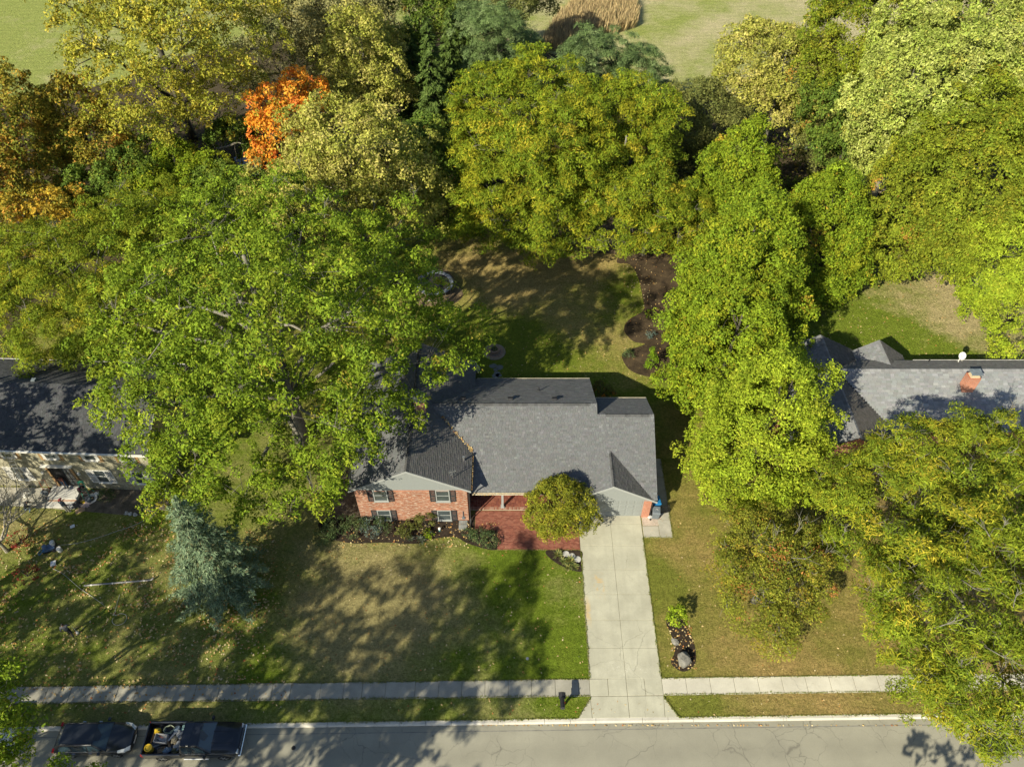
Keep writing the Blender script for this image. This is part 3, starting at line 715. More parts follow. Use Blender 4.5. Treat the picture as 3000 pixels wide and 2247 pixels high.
lb('rake_board', M_trimgrey, lambda m: (m.extrude([(.35,-.36,5.12),(.35,4.25,7.38),(.35,4.25,7.18),(.35,-.36,4.92)], (.04,0,0)), m.extrude([(.35,4.25,7.38),(.35,8.56,5.27),(.35,8.56,5.07),(.35,4.25,7.18)], (.04,0,0))))
siding_l = MB(); z = .1
while z < 7.0:
    e = lambda q: (max(0.0,(q-5.15)/.49)+.02, 8.18-max(0.0,(q-5.15)/.49)); a0, b0 = e(z); a1, b1 = e(z+.2)
    if b1 > a1: siding_l.add([(.028,a0,z),(.028,b0,z),(.010,b1,z+.2),(.010,a1,z+.2),(0,a0,z),(0,b0,z)], [(0,1,2,3),(4,5,1,0)])
    z += .2
siding_l.build('siding', M_beige, HL, local=True)
for xc in (-7.35,-4.35,-1.6,-10.6):       # upper windows with raw wood surrounds
    window(HL, xc-.38, xc+.38, 3.85, 4.85, -.004, M_white, local=True)
    lb('bare_surround', M_rawwood, lambda m: (m.box((xc-.88,-.025,3.62),(xc-.46,-.003,5.0)), m.box((xc+.46,-.025,3.62),(xc+.88,-.003,5.0)), m.box((xc-.46,-.024,3.62),(xc+.46,-.003,3.72))))
    for s in (-1,1): lb('sash_board', M_white, lambda m: m.box((min(xc+s*.46,xc+s*.64),-.05,3.78),(max(xc+s*.46,xc+s*.64),-.027,4.95)))
for xc in (-4.45,-1.5,-10.85,-13.6):
    window(HL, xc-.40, xc+.40, 1.0, 2.45, -.004, M_white, local=True)
    shutter(HL, xc-.98, xc-.50, .9, 2.55, -.004, M_white, local=True); shutter(HL, xc+.50, xc+.98, .9, 2.55, -.004, M_white, local=True)
for yc, z0 in ((1.9,3.5),(5.9,3.5),(1.7,1.0)):
    window(HL, yc-.42, yc+.42, z0, z0+1.25, .03, M_trimgrey, local=True, face='X')
lb('dark_doorway_plate', M_dark, lambda m: m.box((-8.25,-.02,.30),(-6.55,-.006,2.75)))  # near-black plate on the solid wall, painted shade for the unlit doorway
lb('door_frame', M_yellow if False else M_rawwood, lambda m: (m.box((-8.42,-.10,.28),(-8.25,0,2.9)), m.box((-6.55,-.10,.28),(-6.38,0,2.9)), m.box((-8.42,-.10,2.75),(-6.38,0,2.92))))
lb('door_head', M_white, lambda m: m.box((-8.6,-.25,2.92),(-6.2,.0,3.0)))
dl = lb('door_leaf', M_black, lambda m: (m.box((-7.3,-.08,.32),(-6.58,-.03,.62)), m.box((-7.3,-.08,.62),(-7.22,-.03,2.72)), m.box((-6.66,-.08,.62),(-6.58,-.03,2.72)), m.box((-7.22,-.08,2.62),(-6.66,-.03,2.72)), m.box((-6.97,-.075,.62),(-6.91,-.035,2.62)), m.box((-7.22,-.075,1.25),(-6.66,-.035,1.31)), m.box((-7.22,-.075,1.95),(-6.66,-.035,2.01))))
mm = MB(); mm.box((-7.22,-.06,.62),(-6.66,-.05,2.62)); mm.build('pane', M_glass, dl, local=True)
for xx in (-8.8,-6.0):
    lb('wall_lamp', M_white, lambda m: m.lathe((xx,-.14,2.0), [(.06,0),(.11,.05),(.11,.2),(.05,.28)], 10))
for xv in (-12.2,-9.3): lb('roof_vent', M_galv, lambda m: m.obox((xv,4.65,7.28),(.3,.3,.2)))
stoop = thing('entry_stoop', 'pale concrete stoop and step below the open doorway of the stone house', 'stoop', (-34.5,33.0,0))
m = MB(); m.box((-35.75,33.0,-.05),(-33.45,34.25,.30)); m.build('landing', M_porchslab, stoop, bevel=.02)
m = MB(); m.box((-35.7,32.35,-.05),(-33.5,32.985,.14)); m.build('step', M_porchslab, stoop, bevel=.02)
m = MB(); m.box((-35.7,32.84,.141),(-33.5,32.98,.16)); m.build('riser_strip', plain('bare_brick_strip', (.42,.27,.19), .9), stoop)

# ------------------------------------------------------------------ the ranch house at the right edge
HR = thing('ranch_house', 'low ranch house with pale grey shingle roof, brick chimney and cross gables', 'house', (34, 41, 0))
m = MB(); m.extrude([(27,38.3,0),(27,43.8,0),(27,43.8,3.9),(27,42.15,4.85),(27,38.3,2.95)], (27,0,0)); m.build('main_wall', M_brickorange, HR)
m = MB(); m.extrude([(21.9,36.0,0),(29.6,36.0,0),(29.6,36.0,2.75),(25.8,36.0,4.78),(21.9,36.0,2.75)], (0,9.5,0)); m.build('wing_wall', M_brickorange, HR)
m = MB(); m.box((28.6,43.5,0),(33.2,45.5,2.6)); m.build('rear_wall', M_redbrown, HR)
RP = .25  # sunlit tone; rear and east slopes take darker copies with shade painted in
rl = lambda y: 2.8 + .5*(y-37.7)
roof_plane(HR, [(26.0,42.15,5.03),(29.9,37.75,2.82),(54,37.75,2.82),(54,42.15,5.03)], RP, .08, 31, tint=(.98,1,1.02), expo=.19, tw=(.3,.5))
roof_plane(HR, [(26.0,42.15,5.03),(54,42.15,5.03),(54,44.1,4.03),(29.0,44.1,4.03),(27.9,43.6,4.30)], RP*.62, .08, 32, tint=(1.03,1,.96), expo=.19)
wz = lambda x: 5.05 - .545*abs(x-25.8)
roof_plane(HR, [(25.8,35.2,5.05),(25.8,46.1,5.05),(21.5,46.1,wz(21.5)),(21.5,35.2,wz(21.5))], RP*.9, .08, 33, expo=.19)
roof_plane(HR, [(25.8,35.2,5.05),(29.95,35.2,wz(29.95)),(29.95,37.8,wz(29.95)),(25.85,42.15,5.02),(29.6,44.9,wz(29.6)),(29.6,46.1,wz(29.6)),(25.8,46.1,5.05)], .115, .10, 34, tint=(1.1,1,.88), expo=.19)  # east slope: its shade is put into a darker shingle colour
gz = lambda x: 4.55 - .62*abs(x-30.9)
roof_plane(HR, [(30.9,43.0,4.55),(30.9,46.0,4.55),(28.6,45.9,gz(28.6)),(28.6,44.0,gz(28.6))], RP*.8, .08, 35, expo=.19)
roof_plane(HR, [(30.9,43.0,4.55),(33.2,44.0,gz(33.2)),(33.2,45.6,gz(33.2)),(30.9,46.0,4.55)], .12, .1, 36, tint=(1.06,1,.92), expo=.19)  # shaded side of the rear gable, darkness painted into the shingles
ridge_caps(HR, (26.3,42.15,5.02), (54,42.15,5.02), .24, w=.2, step=.3); ridge_caps(HR, (25.8,35.2,5.03), (25.8,46.1,5.03), .2, w=.2, step=.3)
gutter(HR, (54,44.1,4.0), (33.3,44.1,4.0), M_white); gutter(HR, (29.95,37.72,2.78), (54,37.72,2.78), M_white); gutter(HR, (29.95,35.2,wz(29.95)-.03), (29.95,37.7,wz(29.95)-.03), M_white)
m = MB(); m.box((28.7,45.5,2.2),(33.0,45.56,2.75)); m.build('rear_fascia', M_redbrown, HR)
m = MB(); m.tube([(30.6,37.95,2.7),(30.6,37.95,.1)], .12, 8); m.build('porch_post', M_white, HR)
m = MB(); m.box((35.75,40.45,3.9),(36.65,41.15,5.75)); ch = m.build('chimney', M_brickorange, HR)
m = MB(); m.box((35.85,40.55,5.75),(36.55,41.05,5.9)); m.build('chimney_crown', plain('cream_mortar', (.62,.50,.33), .9), ch)
m = MB(); m.box((35.78,40.46,6.12),(36.68,41.16,6.16))
for a, b in ((35.9,40.6),(36.5,40.6),(35.9,41.0),(36.5,41.0)): m.tube([(a,b,5.9),(a,b,6.13)], .02, 4)
m.build('rain_cap', M_galv, ch)
m = MB(); m.tube([(34.4,43.85,4.0),(34.4,43.85,4.45)], .05, 8); m.build('vent_pipe', M_vent, HR)
d = thing('satellite_dish', 'round white satellite dish on the rear roof edge of the ranch house', 'satellite dish', (36.9,43.95,4.05))
m = MB(); m.tube([(0,0,0),(0,0,.7)], .04, 8); m.tube([(.35,-.1,.02),(0,0,.5)], .02, 5); m.tube([(-.2,-.3,.15),(0,0,.5)], .02, 5); m.box((-.12,-.12,-.02),(.12,.12,.03)); m.build('mast', M_white, d, local=True)
m = MB(); n = 22; vs = []
for r, dz in ((.02,0),(.13,.01),(.23,.03),(.31,.06)):
    for k in range(n): vs.append((r*math.cos(6.2832*k/n), r*1.05*math.sin(6.2832*k/n), dz))
fs = [(i*n+k,i*n+(k+1)%n,(i+1)*n+(k+1)%n,(i+1)*n+k) for i in range(3) for k in range(n)]
Mr = Matrix.Translation((0,-.05,.75)) @ Matrix.Rotation(rad(52),4,'X'); vs = [Mr @ Vector(v) for v in vs]
m.add(vs, fs); do = m.build('dish', M_white, d, local=True, smooth=True)
so = do.modifiers.new('solid','SOLIDIFY'); so.thickness = .02
m = MB(); m.tube([(0,-.1,.5),(-.2,-.4,.8),(-.22,-.42,.9)], .02, 5); m.lathe((-.22,-.42,.88), [(.04,0),(.05,.1),(.02,.14)], 8); m.build('feed_arm', M_white, d, local=True)

# ================================================================== OBJECTS
# ------------------------------------------------------------------ mailbox
mbx = thing('mailbox', 'black mailbox on a square post beside the driveway apron', 'mailbox', (3.15,17.42,0))
m = MB(); m.box((-.06,-.06,0),(.06,.06,1.0)); m.box((-.09,-.30,.82),(.09,.34,.90)); m.extrude([(-.2,.22,1.0),(.2,.22,1.0),(.2,.22,1.06),(-.2,.22,1.06)], (0,.34,0)); m.build('post', M_black, mbx, local=True)
m = MB(); pr = [(-.14,.0),(.14,.0),(.14,.18)] + [(.14*math.cos(a), .18+.14*math.sin(a)) for a in (.4,.8,1.2,1.57,1.94,2.34,2.74)] + [(-.14,.18)]
m.extrude([(p[0],-.36,.92+p[1]) for p in pr], (0,.6,0)); bx = m.build('box', M_black, mbx, local=True)
m = MB(); m.extrude([(p[0]*1.07,-.385,.915+p[1]*1.06) for p in pr], (0,.03,0)); m.build('door', M_blackpl, bx, local=True)
m = MB(); m.tube([(-.06,-.40,1.06),(-.06,-.43,1.05),(.06,-.43,1.05),(.06,-.40,1.06)], .012, 5); m.build('handle', M_chrome, bx, local=True)
m = MB(); m.box((.145,-.1,1.0),(.16,-.04,1.22)); m.build('flag', M_tail, bx, local=True)
m = MB(); m.extrude([(-.22,.20,1.04),(.22,.20,1.04),(.0,.20,1.12)], (0,.42,0)); m.build('paper_tray_roof', M_blackpl, mbx, local=True)

# ------------------------------------------------------------------ bins and bits beside the garage
def bin_(label, loc, mat, h, w, dpt, lidmat, rz=0.0):
    b = thing('wheelie_bin', label, 'bin', loc, rz, 'bins beside the garage')
    m = MB(); t = .82
    m.add([(-w/2*t,-dpt/2*t,.06),(w/2*t,-dpt/2*t,.06),(w/2*t,dpt/2*t,.06),(-w/2*t,dpt/2*t,.06),(-w/2,-dpt/2,h),(w/2,-dpt/2,h),(w/2,dpt/2,h),(-w/2,dpt/2,h)],
          [(0,3,2,1),(4,5,6,7),(0,1,5,4),(1,2,6,5),(2,3,7,6),(3,0,4,7)]); m.build('body', mat, b, local=True, bevel=.03)
    m = MB(); m.add([(-w/2-.03,-dpt/2-.05,h),(w/2+.03,-dpt/2-.05,h),(w/2+.03,dpt/2+.03,h),(-w/2-.03,dpt/2+.03,h),(-w/2+.03,-dpt/2+.05,h+.08),(w/2-.03,-dpt/2+.05,h+.08),(w/2-.03,dpt/2,h+.10),(-w/2+.03,dpt/2,h+.10)],
                    [(0,3,2,1),(4,5,6,7),(0,1,5,4),(1,2,6,5),(2,3,7,6),(3,0,4,7)]); l = m.build('lid', lidmat, b, local=True, bevel=.02)
    m = MB(); m.tube([(-w/2+.05,dpt/2+.07,h-.02),(w/2-.05,dpt/2+.07,h-.02)], .02, 6); m.build('handle', lidmat, b, local=True)
    for s in (-1,1):
        m = MB(); m.tube([(s*(w/2-.04)-.03,dpt/2-.03,.11),(s*(w/2-.04)+.03,dpt/2-.03,.11)], .11, 12); m.build('wheel', M_tyre, b, local=True)
    m = MB(); m.tube([(-.08,-.02,h+.098),(-.03,.07,h+.104),(.05,.05,h+.104),(.08,-.04,h+.10)], .012, 4); m.build('lid_mark', M_white, l, local=True)
    return b
bin_('blue wheeled recycling bin with closed lid standing behind the grey bin by the garage', (10.92,32.35,.03), M_blue, 1.0, .62, .72, M_blue, .08)
bin_('dark grey wheeled bin in front of the blue bin by the garage corner', (10.85,31.55,.03), M_greybin, .86, .58, .62, M_greybin, -.12)
m = MB()
for k in range(7): m.box((k*.11,0,.04),(k*.11+.05,.03,.82))
m.box((-.02,.03,.15),(.72,.055,.21)); m.box((-.02,.03,.66),(.72,.055,.72)); o = m.build('gate_panel', M_black, None, local=True); o.location = (11.32,31.75,.03); o.rotation_euler = (rad(-14),0,.25)
tag(o, 'small black picket gate panel propped beside the garage bins', 'gate')
R = random.Random(5)
def rock(label, x, y, z, r, sq, mat, seed, rough=.3, name='boulder', group=None):
    import bmesh
    q = np.random.default_rng(seed); p = nrm3(q.normal(size=(46,3)))*q.uniform(.82,1.06,(46,1)); bm = bmesh.new()
    for v in p: bm.verts.new(v)
    r_ = bmesh.ops.convex_hull(bm, input=bm.verts[:]); bmesh.ops.delete(bm, geom=[g for g in r_['geom_interior'] if isinstance(g, bmesh.types.BMVert)], context='VERTS')
    bmesh.ops.subdivide_edges(bm, edges=bm.edges[:], cuts=2, use_grid_fill=True, fractal=.35, seed=seed)
    me = bpy.data.meshes.new(name); bm.to_mesh(me); bm.free(); me.materials.append(mat)
    for v in me.vertices: v.co = (v.co.x*r*sq[0], v.co.y*r*sq[1], v.co.z*r*sq[2])
    o = bpy.data.objects.new(name, me); col.objects.link(o); o.location = (x,y,z); o.rotation_euler = (0,0,seed); return tag(o, label, 'rock', group)
def nrm3(a): return a/np.linalg.norm(a, axis=1, keepdims=True)
rock('pale stone lying on the gravel before the brick garage pier', 10.45,31.45,.13,.20,(1,.75,.8), M_rockpale, 3)
rock('large grey boulder at the street end of the narrow mulch bed', 11.35,20.45,.27,.56,(1.05,.85,.72), M_rock, 11, .26)
rock('small flat brown stone in the middle of the narrow mulch bed', 10.98,21.75,.06,.30,(1,.9,.35), M_rock, 12, .2)
rock('large pale limestone boulder behind the house near the round planter', -3.5,47.0,.25,.85,(1.05,.72,.5), M_rockpale, 21, .22)
# stepping stones
for i, (px, py, r) in enumerate(((1445,1073,.36),(1463,1076,.40),(1452.5,1083.5,.26),(1456,1094.4,.36),(1451,1103,.32),(1461,1100,.30))):
    p = W(px, py); m = MB(); n = 9
    m.prism([(p.x + r*R.uniform(.75,1.1)*math.cos(6.283*k/n), p.y + r*.8*R.uniform(.75,1.1)*math.sin(6.283*k/n)) for k in range(n)], -.05, .035)
    tag(m.build('stepping_stone', M_flagstone), ('left one of the two far flagstones in the short path behind the house','larger right flagstone at the far end of the short path','small flagstone third along the short path behind the house','wide flagstone fourth along the short path towards the house','flagstone nearest the rear gutter, left side of the path','flagstone nearest the rear gutter, right side of the path')[i], 'paving stone', 'stepping stones behind the house')
for i, (x, y) in enumerate(((3.95,28.38),(4.38,28.2),(4.78,27.95))):
    m = MB(); m.lathe((x,y,0), [(.24,0),(.25,.05),(.23,.075),(.0,.08)], 18)
    tag(m.build('round_stepping_stone', M_porchslab), ('round pale stepping stone farthest from the driveway in the patio bed','middle round pale stepping stone in the patio bed','round pale stepping stone beside the driveway edge')[i], 'paving stone', 'round stepping stones')
sb = thing('stone_slabs', 'two pale flagstone slabs at the corner of the brick wing', 'slab', (-3.65,30.8,0))
for y0, y1 in ((30.42,30.86),(30.9,31.2)):
    m = MB(); m.box((-4.0,y0,.0),(-3.36,y1,.06)); m.build('slab', M_flagstone, sb)
bl = thing('path_light', 'white and teal canister light standing in the front bed', 'lamp', (-5.4,30.35,.03))
m = MB(); m.lathe((0,0,0), [(.08,0),(.09,.16),(.085,.18)], 12); m.build('base', plain('teal_plastic', (.03,.25,.24), .5), bl, local=True)
m = MB(); m.lathe((0,0,.18), [(.10,0),(.11,.12),(.08,.17),(.0,.19)], 12); m.build('cap', M_white, bl, local=True)

# ------------------------------------------------------------------ round brick planter in the back lawn
pl = thing('round_planter', 'tiered round stone planter ringed with pavers in the back lawn', 'planter', (-1.6,49.0,.0))
m = MB(); m.lathe((0,0,0), [(1.02,0),(1.02,.02),(.0,.025)], 32); m.build('sand_base', M_dirt, pl, local=True)
def ring(r0, r1, z0, z1, n, mat, off=0):
    for k in range(n):
        a0 = 6.2832*(k+.04)/n+off; a1 = 6.2832*(k+.96)/n+off; am = (a0+a1)/2; m = MB()
        rr1 = r1*R.uniform(.985,1.01); zz = z1 + R.uniform(-.008,.008)
        pts = [(r0*math.cos(a0),r0*math.sin(a0)),(rr1*math.cos(a0),rr1*math.sin(a0)),(rr1*1.01*math.cos(am),rr1*1.01*math.sin(am)),(rr1*math.cos(a1),rr1*math.sin(a1)),(r0*math.cos(a1),r0*math.sin(a1))]
        m.prism(pts, z0, zz); m.build('ring_stone', mat, pl, local=True)
tint = [plain('paver_pink', (.38,.25,.18), .9, var=.25, scale=6.), plain('paver_tan', (.34,.27,.19), .9, var=.25, scale=6.), plain('paver_grey', (.27,.23,.20), .9, var=.25, scale=6.)]
ring(.80,1.0,.02,.09,26,tint[1]); ring(.57,.785,.02,.10,20,tint[0]); ring(.36,.56,.02,.24,14,tint[2],.1); ring(.30,.52,.25,.46,13,tint[0],.3)
m = MB(); m.lathe((0,0,.05), [(.31,0),(.31,.30),(.0,.31)], 18); m.build('planter_soil', M_mulch, pl, local=True)

# ------------------------------------------------------------------ trampoline half hidden under the oak
tp = thing('trampoline', 'round trampoline with dark mat and pale blue pad half hidden under the oak', 'trampoline', (-7.55,57.6,.03))
m = MB(); m.lathe((0,0,.84), [(1.45,0),(1.45,.02),(.0,.0)], 36); m.build('mat', M_blackpl, tp, local=True)
m = MB(); n = 40; vs = []
for r, z in ((1.45,.86),(1.47,.90),(1.80,.91),(1.84,.87),(1.80,.84),(1.47,.84)):
    for k in range(n): vs.append((r*math.cos(6.2832*k/n), r*math.sin(6.2832*k/n), z))
m.add(vs, [(i*n+k,((i+1)%6)*n+k,((i+1)%6)*n+(k+1)%n,i*n+(k+1)%n) for i in range(6) for k in range(n)]); m.build('pad', plain('pad_blue_grey', (.26,.29,.35), .5, var=.2, scale=2.), tp, local=True)
for k in range(5):
    a = 6.2832*(k+.3)/5; b = a+.45; m = MB()
    m.tube([(1.7*math.cos(a),1.7*math.sin(a),.85),(1.75*math.cos(a),1.75*math.sin(a),.03),(1.75*math.cos(b),1.75*math.sin(b),.03),(1.7*math.cos(b),1.7*math.sin(b),.85)], .025, 6); m.build('leg', M_galv, tp, local=True)

# ------------------------------------------------------------------ vehicles
def loft(m, secs):
    """secs: list of (x, [(y,z),...]) closed rings of equal length"""
    n = len(secs[0][1]); vs = [(x, p[0], p[1]) for x, ring in secs for p in ring]
    fs = [(i*n+k, (i+1)*n+k, (i+1)*n+(k+1)%n, i*n+(k+1)%n) for i in range(len(secs)-1) for k in range(n)]
    fs += [tuple(range(n)), tuple((len(secs)-1)*n+k for k in range(n-1,-1,-1))]
    m.add(vs, fs)
def body_ring(w, zb, zm, zt, crown=.03, sh=.93):
    return [(-w*.9,zb),(-w,zb+.14),(-w*1.005,zm),(-w*.985,zt-.12),(-w*sh,zt-.02),(-w*.5,zt+crown*.8),(0,zt+crown),(w*.5,zt+crown*.8),(w*sh,zt-.02),(w*.985,zt-.12),(w*1.005,zm),(w,zb+.14),(w*.9,zb)]
def wheel(parent, x, y, r, s):
    m = MB(); m.lathe((0,0,0), [(r*.72,-.11),(r*.95,-.11),(r,-.08),(r,.08),(r*.95,.11),(r*.72,.11)], 24)
    M = Matrix.Translation((x,y,r)) @ Matrix.Rotation(rad(90),4,'X'); m.v = [tuple(M @ Vector(p)) for p in m.v]
    w = m.build('wheel', M_tyre, parent, local=True)
    m = MB(); yy = y + s*.105
    m.tube([(x,yy-.02*s,r),(x,yy+.0*s,r)], [r*.70,r*.66], 20); m.tube([(x,yy,r),(x,yy+.02*s,r)], r*.16, 8)
    for k in range(6):
        a = 6.2832*k/6; m.obox((x+math.cos(a)*r*.38, yy+.008*s, r+math.sin(a)*r*.38), (r*.56,.02,r*.13), ry=-a)
    m.build('rim', M_alu, w, local=True)
def panel(name, parent, pts, mat, off=.006):
    """thin glass or trim plate lying proud of the body, four corners in order"""
    P = [Vector(p) for p in pts]; n = (P[1]-P[0]).cross(P[2]-P[0]).normalized(); m = MB()
    m.extrude([p + n*off for p in P], -n*.012); return m.build(name, mat, parent, local=True)
def cabin(parent, x, zt, zr, wb, wt, mat, name='cabin'):
    """x = [screen base, screen top, rear top, rear base]; returns corner getter"""
    m = MB(); r = []
    secs = [(x[0], wb*.98, zt), (x[1], wt*.97, zr-.02), ((x[1]+x[2])/2, wt, zr+.015), (x[2], wt*.98, zr-.03), (x[3], wb*.97, zt)]
    vs = []
    for sx, w, z in secs: vs.append((sx,w,z))
    rings = []
    for (sx, w, z) in secs:
        rings.append((sx, [(-wb,zt-.06),(-wb*.99,zt),(-w,z-.05) if z > zt+.1 else (-w,z),(-w*.9,z),(0,z+.03 if z>zt+.1 else z+.01),(w*.9,z),(w,z-.05) if z > zt+.1 else (w,z),(wb*.99,zt),(wb,zt-.06)]))
    loft(m, rings); return m.build(name, mat, parent, local=True, smooth=False, bevel=.02)

suv = thing('parked_suv', 'glossy black estate car parked at the kerb behind the pickup truck', 'car', (-25.45, 15.42, -.12), rad(.8), 'cars parked along the kerb')
m = MB(); zt = .98
loft(m, [(-2.28, body_ring(.62,.42,.62,.90,.0)), (-2.24, body_ring(.80,.30,.62,.99,.01)), (-2.0, body_ring(.90,.24,.62,1.02,.01)), (-1.2, body_ring(.93,.22,.6,1.02)), (0, body_ring(.93,.22,.6,1.0)), (.75, body_ring(.93,.22,.6,.99,.03)), (1.0, body_ring(.92,.22,.6,.97,.07)), (1.6, body_ring(.90,.22,.58,.90,.08)), (2.05, body_ring(.83,.24,.55,.80,.08)), (2.24, body_ring(.68,.28,.52,.70,.05)), (2.30, body_ring(.50,.34,.5,.62,.02))])
bd = m.build('body', M_carblack, suv, local=True, smooth=True)
cb_ = cabin(suv, (.98,.22,-1.75,-2.16), 1.0, 1.52, .87, .68, M_carblack)
panel('windscreen', suv, [(.94,-.76,1.05),(.94,.76,1.05),(.27,.60,1.47),(.27,-.60,1.47)], M_carglass)
panel('rear_window', suv, [(-2.13,.74,1.06),(-2.13,-.74,1.06),(-1.80,-.58,1.44),(-1.80,.58,1.44)], M_carglass)
for s in (-1,1):
    for xa, xb, ta, tb in ((.78,-.05,.20,-.05),(-.12,-1.0,-.12,-1.0),(-1.06,-1.92,-1.06,-1.68)):
        q = [(xa,s*.875,1.03),(xb,s*.875,1.03),(tb,s*.70,1.44),(ta,s*.70,1.44)]
        panel('side_window', suv, q if s < 0 else q[::-1], M_carglass, .02)
    m = MB(); loft(m, [(1.62, [(s*.86,.74),(s*.90,.74),(s*.90,.86),(s*.80,.93)]), (2.0, [(s*.66,.68),(s*.84,.66),(s*.84,.80),(s*.66,.86)]), (2.25, [(s*.44,.60),(s*.66,.58),(s*.66,.70),(s*.44,.74)])]); m.build('headlight', M_lamp, suv, local=True)
    m = MB(); m.obox((-2.2,s*.76,.92),(.14,.22,.2)); m.build('tail_light', M_tail, suv, local=True)
    m = MB(); m.obox((.62,s*1.02,1.04),(.16,.2,.13)); m.tube([(.62,s*.9,1.02),(.62,s*1.0,1.03)], .03, 5); m.build('mirror', M_carblack, suv, local=True, bevel=.03)
    for xh in (.05,-.95):
        m = MB(); m.obox((xh,s*.945,.88),(.2,.02,.03)); m.build('door_handle', M_chrome, suv, local=True)
    m = MB(); m.tube([(.2,s*.62,1.56),(-1.6,s*.62,1.57)], .02, 5); m.build('roof_rail', M_blackpl, suv, local=True)
    for xw in (-1.38,1.42): wheel(suv, xw, s*.82, .34, s)
m = MB(); m.obox((2.29,0,.50),(.04,.52,.12)); m.build('number_plate', M_white, suv, local=True)
m = MB(); m.obox((2.20,0,.64),(.14,.9,.12)); m.build('grille', M_blackpl, suv, local=True)

tk = thing('pickup_truck', 'black pickup truck parked at the kerb with junk piled in its open bed', 'pickup truck', (-19.35, 15.32, -.12), rad(.6), 'cars parked along the kerb')
m = MB(); B_ = lambda w, zt, c=.02: body_ring(w,.42,.75,zt,c,.95)
loft(m, [(-.55, B_(.98,1.12,.0)), (-.3, B_(1.0,1.14)), (.6, B_(1.0,1.14)), (1.05, B_(1.0,1.15,.05)), (1.15, B_(.99,1.15,.07)), (2.0, B_(.98,1.12,.07)), (2.6, B_(.95,1.07,.06)), (2.80, B_(.90,1.02,.02)), (2.84, B_(.82,.98,.0))])
m.build('body', M_carnavy, tk, local=True, smooth=True)
m = MB()                                                     # bed: floor, two sides, front bulkhead
m.box((-2.86,-.98,.45),(-.56,.98,.66)); m.box((-2.86,-1.0,.66),(-.56,-.88,1.16)); m.box((-2.86,.88,.66),(-.56,1.0,1.16)); m.box((-.64,-.88,.66),(-.56,.88,1.16)); m.build('bed', M_carnavy, tk, local=True, bevel=.03)
m = MB(); m.box((-2.93,-.92,.52),(-2.86,.92,1.16)); tg = m.build('tailgate', M_carnavy, tk, local=True, bevel=.02)
m = MB(); m.obox((-2.945,0,.98),(.02,.25,.08)); m.build('handle', M_chrome, tg, local=True)
cabin(tk, (1.28,.62,-.45,-.58), 1.14, 1.80, .93, .74, M_carnavy)
panel('windscreen', tk, [(1.24,-.82,1.19),(1.24,.82,1.19),(.67,.66,1.74),(.67,-.66,1.74)], M_carglass)
panel('rear_window', tk, [(-.57,.74,1.28),(-.57,-.74,1.28),(-.475,-.60,1.70),(-.475,.60,1.70)], M_carglass)
for s in (-1,1):
    for xa, xb, ta, tb in ((1.1,.3,.58,.25),(.22,-.45,.2,-.4)):
        q = [(xa,s*.935,1.20),(xb,s*.935,1.20),(tb,s*.775,1.70),(ta,s*.775,1.70)]
        panel('side_window', tk, q if s < 0 else q[::-1], M_carglass, .022)
    m = MB(); m.obox((2.74,s*.74,.92),(.20,.28,.2)); m.build('headlight', M_lamp, tk, local=True, bevel=.03)
    m = MB(); m.obox((-2.88,s*.94,.92),(.1,.1,.34)); m.build('tail_light', M_tail, tk, local=True)
    m = MB(); m.obox((.98,s*1.14,1.22),(.14,.2,.22)); m.tube([(.98,s*.96,1.15),(.98,s*1.08,1.18)], .03, 5); m.build('mirror', M_blackpl, tk, local=True, bevel=.03)
    m = MB(); m.tube([(1.0,s*1.0,.42),(-.5,s*1.0,.42)], .05, 6); m.build('running_board', M_alu, tk, local=True)
    for xh in (.36,-.40):
        m = MB(); m.obox((xh,s*1.015,1.02),(.2,.02,.03)); m.build('door_handle', M_blackpl, tk, local=True)
    for xw in (-1.82,1.90): wheel(tk, xw, s*.88, .40, s)
m = MB(); m.obox((2.86,0,.92),(.07,1.18,.24)); gr = m.build('grille', M_blackpl, tk, local=True)
for z in (.84,.92,1.0):
    m = MB(); m.obox((2.90,0,z),(.02,1.16,.03)); m.build('chrome_bar', M_chrome, gr, local=True)
m = MB(); m.obox((2.86,0,.60),(.18,1.86,.2)); m.build('front_bumper', M_chrome, tk, local=True, bevel=.04)
m = MB(); m.obox((-2.98,0,.55),(.14,1.8,.16)); m.build('rear_bumper', M_chrome, tk, local=True, bevel=.04)
for yy in (-.35,.35):
    m = MB(); m.tube([(1.2,yy,1.235),(2.4,yy*.9,1.165)], .02, 4); m.build('bonnet_crease', M_carnavy, tk, local=True)
M_loadgrey = plain('dusty_plastic', (.36,.36,.37), .5)
# load in the bed (each lies on the bed floor or on the pile)
TX, TY, TZ = -19.35, 15.32, -.12 + .66
def load(name, label, f, mat, dx, dy, dz=0.0, rz=0.0, cat='junk', rx=0.0, smooth=False):
    m = MB(); f(m); o = m.build(name, mat, None, local=True, smooth=smooth); o.location = (TX+dx, TY+dy, TZ+dz); o.rotation_euler = (rx,0,rz)
    return tag(o, label, cat, 'load in the truck bed')
pail = lambda r, h: (lambda m: (m.lathe((0,0,0), [(r*.86,0),(r,h),(r*1.06,h),(r*1.06,h+.03),(r*.94,h+.03),(r*.9,h-.02),(.0,h-.03)], 16), m.tube([(-r*1.05,0,h),(-r*.7,.02,h+.06),(0,.03,h+.09),(r*.7,.02,h+.06),(r*1.05,0,h)], .008, 4)))
load('bucket', 'round yellow bucket at the tailgate corner of the truck bed', pail(.22,.46), M_yellow, -2.55, -.58, .0, cat='bucket')
